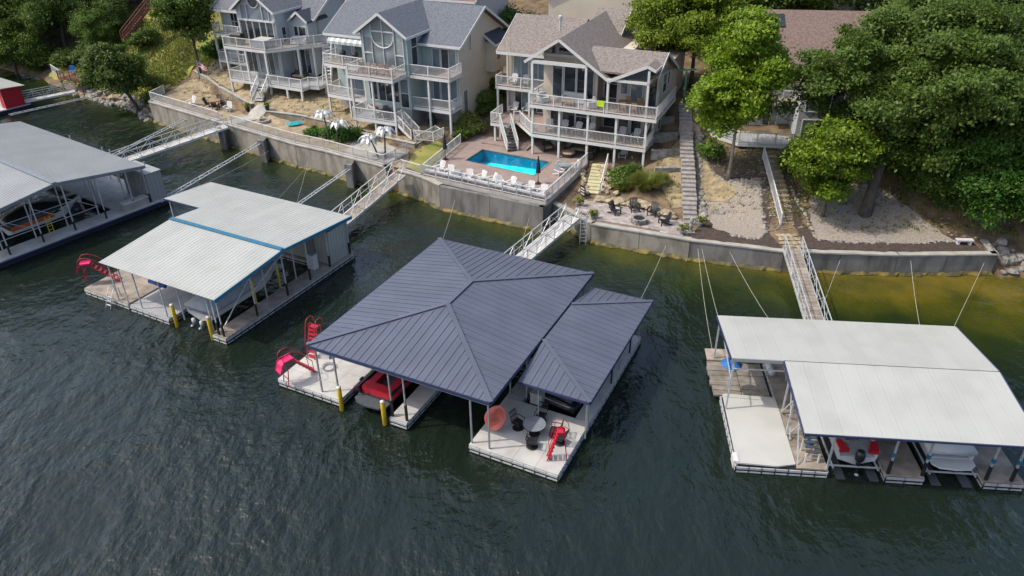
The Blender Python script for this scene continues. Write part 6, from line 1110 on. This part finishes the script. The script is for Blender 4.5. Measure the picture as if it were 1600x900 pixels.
def blob(seed, n, R_, zc, H_, taper=0., core=True, ls=1.):
    """irregular crown: n lobes scattered in an ellipsoid of radius R_ and height H_ around zc"""
    g = random.Random(seed); L = ([(0,0,zc,R_*.62,R_*.62,H_*.42)] if not taper else [(0,0,zc-.12*H_,R_*.62,R_*.62,H_*.26),(0,0,zc+.15*H_,R_*.36,R_*.36,H_*.24)]) if core else []
    for k in range(n):
        a = 2*math.pi*k*.618+g.uniform(-.3,.3); f = g.uniform(-.85,.95); rr = R_*math.sqrt(max(.05, 1-f*f))*g.uniform(.55,.92)*(1-taper*max(0, f)); s = R_*g.uniform(.22,.42)*ls
        L.append((rr*math.cos(a), rr*math.sin(a), zc+f*H_*.42, s, s, s*g.uniform(.7,.95)))
    return L
tree('bright green tree with slim pale trunk in front of the right house', 18.5, 59.2, 7.6, .14, blob(3, 60, 3.9, 8.8, 11.4, .75, ls=.68), 60000, .26, 'leaf_bright', 'bark_pale', 3, clump=150, spread=.36)
tree('small rounded bright green tree right of garden steps', 24.7, 53.6, 2.8, .12, blob(5, 40, 2.9, 4.7, 6.6, ls=.8), 36000, .25, 'leaf_bright', 'bark', 5, clump=130, spread=.33)
OAK = [(x+4.2, y+3.2, z, a, b, c_) for x, y, z, a, b, c_ in blob(8, 70, 7.4, 10.2, 10.5, ls=.72)]+[(-3.4,6,10,2.3,2.3,1.8),(-4.2,6.5,7.6,2.0,2.0,1.4),(-1.8,5,6.4,1.8,1.8,1.2),(-2.6,4.2,12.5,2.2,2.2,1.6),(-3.6,3.6,9.5,2.2,2.2,1.6),(-2.5,2.5,11.5,2.4,2.4,1.8),(5,-1.6,5.6,2.4,2.2,1.4),(8.5,-1.5,7,2.6,2.4,1.7),(2.4,-1.2,5.9,1.8,1.8,1.2),(9.5,0,11,3,3,2.4),(.5,.5,7.6,1.8,1.8,1.2),(1.2,.6,5.4,1.6,1.5,1.1),(-.6,3,5.6,1.8,1.8,1.2)]
tree('huge dark green oak with thick trunk on gravel at right', 28.2, 54.0, 7.4, .42, OAK, 190000, .25, 'leaf_oak', 'bark', 8, (1.4,1.6), clump=330, spread=.44, fill=.2)
tree('dark green tree at right edge beyond the oak', 39.5, 55.5, 6, .3, blob(11, 24, 5.4, 7.2, 8.6), 80000, .26, 'leaf_oak', 'bark', 11, clump=260, spread=.46)
tree('green leafy tree overhanging the right end of seawall', 36.2, 52.2, 3.0, .2, blob(12, 24, 3.9, 4.4, 6.4), 45000, .25, 'leaf_vine', 'bark', 12, clump=160, spread=.38)
tree('low green tree at the right edge above the rocks', 41.5, 50.0, 3, .2, blob(14, 18, 3.4, 4.2, 5.2), 20000, .30, 'leaf_mid', 'bark', 14, clump=40, spread=.4)
tree('yellowish green tree behind the bright green one', 18.2, 75.0, 5.0, .2, blob(15, 44, 4.6, 6.4, 7.4, ls=.8), 52000, .26, 'leaf_yellowish', 'bark', 15, clump=150, spread=.36)
tree('yellowish tree reaching over the tan house roof', 14.4, 74.5, 4.6, .18, blob(16, 18, 2.9, 6.6, 5.0), 22000, .25, 'leaf_yellowish', 'bark', 16, clump=30, spread=.34)
tree('tall yellow-green tree at top behind the tan house', 21.5, 84, 6, .25, blob(17, 22, 4.6, 6.8, 7.6), 26000, .34, 'leaf_mid', 'bark', 17, clump=40, spread=.45)
tree('round grey-green tree on the bank at left', -45.0, 88.9, 4.0, .22, [(x_-1.5, y_, z_, a_, b_, c_) for x_, y_, z_, a_, b_, c_ in blob(21, 24, 3.0, 5.4, 6.4)]+[(-4.4,.2,4.6,1.5,1.4,1.0),(-3.8,-.4,6,1.4,1.4,1.1)], 42000, .27, 'leaf_dark', 'bark', 21, (-1.4,0), clump=150, spread=.38)
tree('dark green tree beside the leftmost house', -38.6, 93.6, 5.6, .2, blob(22, 26, 3.2, 8.0, 7.4), 46000, .28, 'leaf_mid', 'bark', 22, clump=150, spread=.4)
g_ = random.Random(5)
WOODS = [(-75,112,6.0,'leaf_dark'),(-69.5,112,5.4,'leaf_mid'),(-64,110.5,5.2,'leaf_dark'),(-79,119,6.5,'leaf_mid'),(-60.5,113.5,4.8,'leaf_dark'),(-57,108.5,3.8,'leaf_dark'),(-70,120,6,'leaf_dark'),(-62.5,121,6,'leaf_mid'),(-55,117,5,'leaf_dark'),(-51.5,116,4.4,'leaf_mid'),(-44.5,118,4.2,'leaf_dark'),(-53,125,6,'leaf_mid'),(-45,121,5.6,'leaf_dark'),(-36,114,4.6,'leaf_dark'),(-38,118,5.6,'leaf_mid'),(-84,128,7,'leaf_dark'),(-74,130,7,'leaf_mid'),(-64,131,7,'leaf_dark'),(-33,124,6,'leaf_dark'),(-56.5,105.5,2.6,'leaf_mid'),(-70.5,107.5,4.0,'leaf_mid'),(-81.5,113.5,6.0,'leaf_mid'),(-89,119,6.5,'leaf_dark'),(-22,118,6,'leaf_dark'),(-10,121,6,'leaf_mid'),(2,120,6.5,'leaf_dark'),(30,84,6,'leaf_oak'),(38,78,6.5,'leaf_oak'),(45,70,6.5,'leaf_oak'),(40,90,7,'leaf_dark'),(47,58,5.5,'leaf_oak'),(26,98,7,'leaf_oak'),(52,80,7,'leaf_dark'),(36.5,66,5.0,'leaf_oak')]
PRO = {}
for m in ('leaf_dark','leaf_mid','leaf_oak'):
    for v in range(3):
        L = blob(40+v*7+len(m), 36, 1.0, 1.25, 1.75, ls=.85); V, F = leaf_arrays(L, 36000, .052, 60+v, clump=120, spread=.105); PRO[m, v] = (V, F, L)
MESH = {}; ORD = {}; LBL = {}
NTH = ['leftmost','second','third','fourth','fifth','sixth','seventh','eighth','ninth','tenth','eleventh','twelfth','thirteenth','fourteenth','fifteenth','sixteenth','seventeenth','eighteenth','nineteenth','twentieth','twenty-first','twenty-second','twenty-third']
for zone, sel in (('in the wood on the left hillside', lambda x, y: x < -30), ('at the top edge behind the houses', lambda x, y: -30 <= x < 15), ('in the tree mass behind the oak', lambda x, y: x >= 15)):
    ks = sorted([k for k, q_ in enumerate(WOODS) if sel(q_[0], q_[1])], key=lambda k: WOODS[k][0]/WOODS[k][1])
    for i, k in enumerate(ks): LBL[k] = '%s tree, %s%s %s' % ({'leaf_dark':'grey-green','leaf_mid':'mid green','leaf_oak':'deep green'}[WOODS[k][3]], NTH[i], '' if i == 0 else ' from left', zone)
for k, (x, y, r_, m) in enumerate(WOODS):
    v = k % 3; side = 'left hillside wood' if x < -30 else ('trees at top edge' if x < 15 and y > 100 else 'right-hand trees'); ORD[side] = ORD.get(side, 0)+1
    t = thing('tree', LBL[k], 'tree', (x, y, tz(x, y)-.2), g_.uniform(0,360), side+' trees'); t.scale = (r_, r_, r_*g_.uniform(.95,1.2))
    if (m, v) not in MESH:
        V, F, L = PRO[m, v]; a = mesh_np('crown', V, F, m, t); b = trunk(t, 1.05, .05, L, 'bark', v); MESH[m, v] = (a.data, b.data)
    else: link('crown', MESH[m, v][0], t); link('trunk', MESH[m, v][1], t)
def shrub(name, label, x, y, r_, h_, n, size, m, seed, cat='shrub', z=None, parts=7):
    t = thing(name, label, cat, (x, y, tz(x, y) if z is None else z)); L = blob(seed, parts, r_, h_*.5, h_*1.05); crown(t, L, n, size, m, seed, 'foliage', clump=26, spread=r_*.16)
    b = MB()
    for k in range(4): a = k*1.6; b.tube([(0,0,-.1),(r_*.25*math.cos(a),r_*.25*math.sin(a),h_*.35),(r_*.5*math.cos(a),r_*.5*math.sin(a),h_*.7)], [.04,.03,.015], 5)
    b.build('stems', 'bark', t); return t
shrub('shrub', 'green leafy shrub under the tan house, left of ornamental grass', 9.9, 60.9, 1.35, 1.7, 3800, .2, 'leaf_mid', 31)
shrub('shrub', 'flowering pale green shrub between teal and tan houses', -4.3, 73.6, 1.6, 1.7, 4200, .2, 'leaf_grass', 32); shrub('shrub', 'dense green hedge bush beside the teal house wall', -2.6, 77.4, 1.4, 1.9, 3600, .2, 'leaf_mid', 33); shrub('shrub', 'dark hedge bush further back beside the teal house', -1.4, 80.6, 1.5, 2.0, 3600, .22, 'leaf_dark', 34); shrub('shrub', 'low green bush by the pool fence corner', -5.0, 71.6, .9, 1.0, 1800, .17, 'leaf_mid', 35)
shrub('shrub', 'bright green low bush by the left pair of palms, left end', -18.2, 72.8, 1.3, .8, 2600, .2, 'leaf_vine', 36); shrub('shrub', 'bright green low bush behind the left pair of palms', -16.3, 71.9, 1.5, 1.0, 3200, .2, 'leaf_vine', 37); shrub('shrub', 'bright green low bush at the wall corner by the palms', -20.2, 73.4, .9, .6, 1500, .18, 'leaf_vine', 38)
shrub('shrub', 'dark shrub at the foot of the right house deck', 17.6, 62.6, 1.3, 1.5, 3200, .2, 'leaf_mid', 39); shrub('shrub', 'green shrub beside the garden steps at right', 24.0, 59.4, 1.6, 2.2, 4200, .22, 'leaf_mid', 40); shrub('shrub', 'dark bushes under the oak, left of trunk', 31.8, 58.2, 2.6, 2.8, 9000, .24, 'leaf_oak', 41); shrub('shrub', 'dark bush on the bank right of oak', 33.4, 55.4, 2.6, 3.0, 10000, .24, 'leaf_oak', 42)
shrub('shrub', 'bright green hedge at top behind the teal house', -5.5, 101, 3.2, 3.0, 7000, .28, 'leaf_vine', 43); shrub('shrub', 'bright green hedge behind the teal house, right part', .2, 99, 3.0, 2.6, 6500, .28, 'leaf_vine', 44)
shrub('shrub', 'yellow-green bush at the right of the leftmost house', -43.8, 92.0, 1.6, 1.4, 3200, .24, 'leaf_grass', 45); shrub('shrub', 'green bush left of the leftmost house', -37.2, 97.5, 2.2, 2.2, 5000, .26, 'leaf_vine', 46); shrub('shrub', 'bush on the bank below the round tree', -42.9, 88.4, 1.0, 1.1, 2200, .2, 'leaf_mid', 47)
for i, (x, y, r_, h_) in enumerate(((-66.5,107.2,2.6,3.6),(-62.0,105.5,2.0,2.4),(-72.5,110.5,2.8,4.0),(-78.5,113.8,3.0,4.2),(-53.0,100.0,1.4,1.6),(-57.5,104.8,2.2,2.6),(-49.0,103.5,1.8,2.2))): shrub('shrub', ['bush overhanging the water at far left', 'bush behind the blue chair', 'large bush hanging over the water left of landing', 'large bush at the left picture edge above water', 'small bush between the two timber stairs', 'dark bush behind the red landing', 'bush beside the upper timber stair'][i], x, y, r_, h_, 5200, .28, 'leaf_dark' if i % 2 else 'leaf_mid', 70+i)
for t, p, r_ in PLANTS:
    g2 = crown(t, [(p[0], p[1], p[2], r_, r_, r_*.8)], 260, .16, 'leaf_grass' if r_ < .4 else 'leaf_mid', int(r_*1000)+len(t.name), 'leaves', clump=20, spread=.1)
def grass_clump(label, x, y, r_, h_, n, seed, m='leaf_grass'):
    g = np.random.default_rng(seed); t = thing('ornamental_grass', label, 'grass clump', (x, y, tz(x, y))); a = g.uniform(0, 2*math.pi, n); rr = r_*.35*np.sqrt(g.random(n)); o = g.uniform(.25,1,n)*r_; hh = h_*g.uniform(.7,1.1,n); px = rr*np.cos(a); py = rr*np.sin(a); tx = -np.sin(a)*.018; ty = np.cos(a)*.018
    V = []; 
    for f, w_ in ((0,1),(.55,.9),(.85,.6),(1.05,.05)):
        e = f**2.2; cx = px+np.cos(a)*o*e; cy = py+np.sin(a)*o*e; cz = hh*(f-.35*e*o/r_*f); V.append(np.stack([cx-tx*w_, cy-ty*w_, cz], 1)); V.append(np.stack([cx+tx*w_, cy+ty*w_, cz], 1))
    V = np.stack(V, 1); F = np.concatenate([np.stack([np.arange(n)*8+i*2, np.arange(n)*8+i*2+1, np.arange(n)*8+i*2+3, np.arange(n)*8+i*2+2], 1) for i in range(3)]); mesh_np('blades', V.reshape(-1,3), F, m, t); MB().lathe([(r_*.3,-.05),(r_*.3,.06),(.02,.1)], n=8).build('root_crown', 'mulch', t)
grass_clump('large ornamental grass clump above the stacked stones', 11.5, 59.2, 1.5, 1.7, 1500, 1); grass_clump('smaller ornamental grass clump right of the large one', 12.9, 59.9, .9, 1.1, 700, 2); grass_clump('dry ornamental grass left of the large green clump', 9.6, 59.6, .8, .9, 600, 3)
# grass blades on the left slope: nobody could count them
n = 26000; gx = rng.uniform(-60,-38,n); gd = rng.uniform(1.5,16,n); P = []
for x, d_ in zip(gx, gd):
    y = float(ys(x))+d_
    if (x > -42.8 and d_ < 6) or (x > -41 and d_ < 12): continue
    P.append((x, y, tz(x, y)+.05))
P = np.array(P); n = len(P); a = rng.uniform(0, 2*math.pi, n); hh = rng.uniform(.12,.4,n); dx = np.cos(a)*.07; dy = np.sin(a)*.07; l_ = rng.normal(size=(n,2))*.12
V = np.stack([P-np.stack([dx,dy,0*dx],1), P+np.stack([dx,dy,0*dx],1), P+np.stack([l_[:,0],l_[:,1],hh],1)], 1).reshape(-1,3)
o = mesh_np('slope_grass', V, np.arange(n*3).reshape(n,3), 'leaf_grass'); struct(o, 'stuff'); o['label'] = 'tufts of dry green grass on the left slope'

# loose stones and weeds on the bare slopes: nobody could count them
def scatter_pts(n, x0, x1, d0, d1, ok=lambda x, d: True):
    P = []
    while len(P) < n:
        x = rng.uniform(x0, x1); d_ = rng.uniform(d0, d1)
        if ok(x, d_): y = float(ys(x))+d_; P.append((x, y, tz(x, y)))
    return np.array(P)
def weed_tufts(label, P, h0, h1, m):
    P = np.repeat(P, 6, 0); n = len(P); P = P+np.concatenate([rng.normal(size=(n,2))*.09, np.full((n,1), .05)], 1); a = rng.uniform(0, 2*math.pi, n); hh = rng.uniform(h0, h1, n); dx = np.cos(a)*.05; dy = np.sin(a)*.05; l_ = rng.normal(size=(n,2))*.1; z0 = 0*dx
    V = np.stack([P-np.stack([dx,dy,z0],1), P+np.stack([dx,dy,z0],1), P+np.stack([l_[:,0],l_[:,1],hh],1)], 1).reshape(-1,3); o = mesh_np('weeds', V, np.arange(n*3).reshape(n,3), m); struct(o, 'stuff'); o['label'] = label
weed_tufts('weeds and leaf litter on the bank at right', scatter_pts(900, 22.5, 44, 3, 14), .08, .3, 'leaf_grass'); weed_tufts('weeds on the slope beside the stone stair', scatter_pts(420, 13, 23, 5, 16), .06, .22, 'leaf_grass'); weed_tufts('sparse weeds on the straw slope under the houses', scatter_pts(500, -40, -8, 5, 14), .05, .2, 'leaf_grass')
def pebbles(label, P, s0, s1, m):
    n = len(P); o8 = np.array([(1,0,0),(0,1,0),(-1,0,0),(0,-1,0),(0,0,.6)]); s = rng.uniform(s0, s1, n)[:,None,None]*(1+.35*rng.normal(size=(n,5,1))); V = (P[:,None,:]+o8[None]*s+np.array([0,0,.05])).reshape(-1,3); F = np.concatenate([np.arange(n)[:,None]*5+np.array(f) for f in ((0,1,4),(1,2,4),(2,3,4),(3,0,4))]); o = mesh_np('loose_stones', V, F, m); struct(o, 'stuff'); o['label'] = label
pebbles('loose stones strewn over the slope right of the stone stair', scatter_pts(700, 15.2, 22.5, 3, 15), .04, .15, 'stone_grey'); pebbles('loose stones and clods on the bank under the oak', scatter_pts(900, 22.6, 44, 2.5, 14), .04, .16, 'stone_tan'); pebbles('loose stones on the terrace below the houses', scatter_pts(500, -40, -9, 1, 12), .03, .09, 'stone_tan')
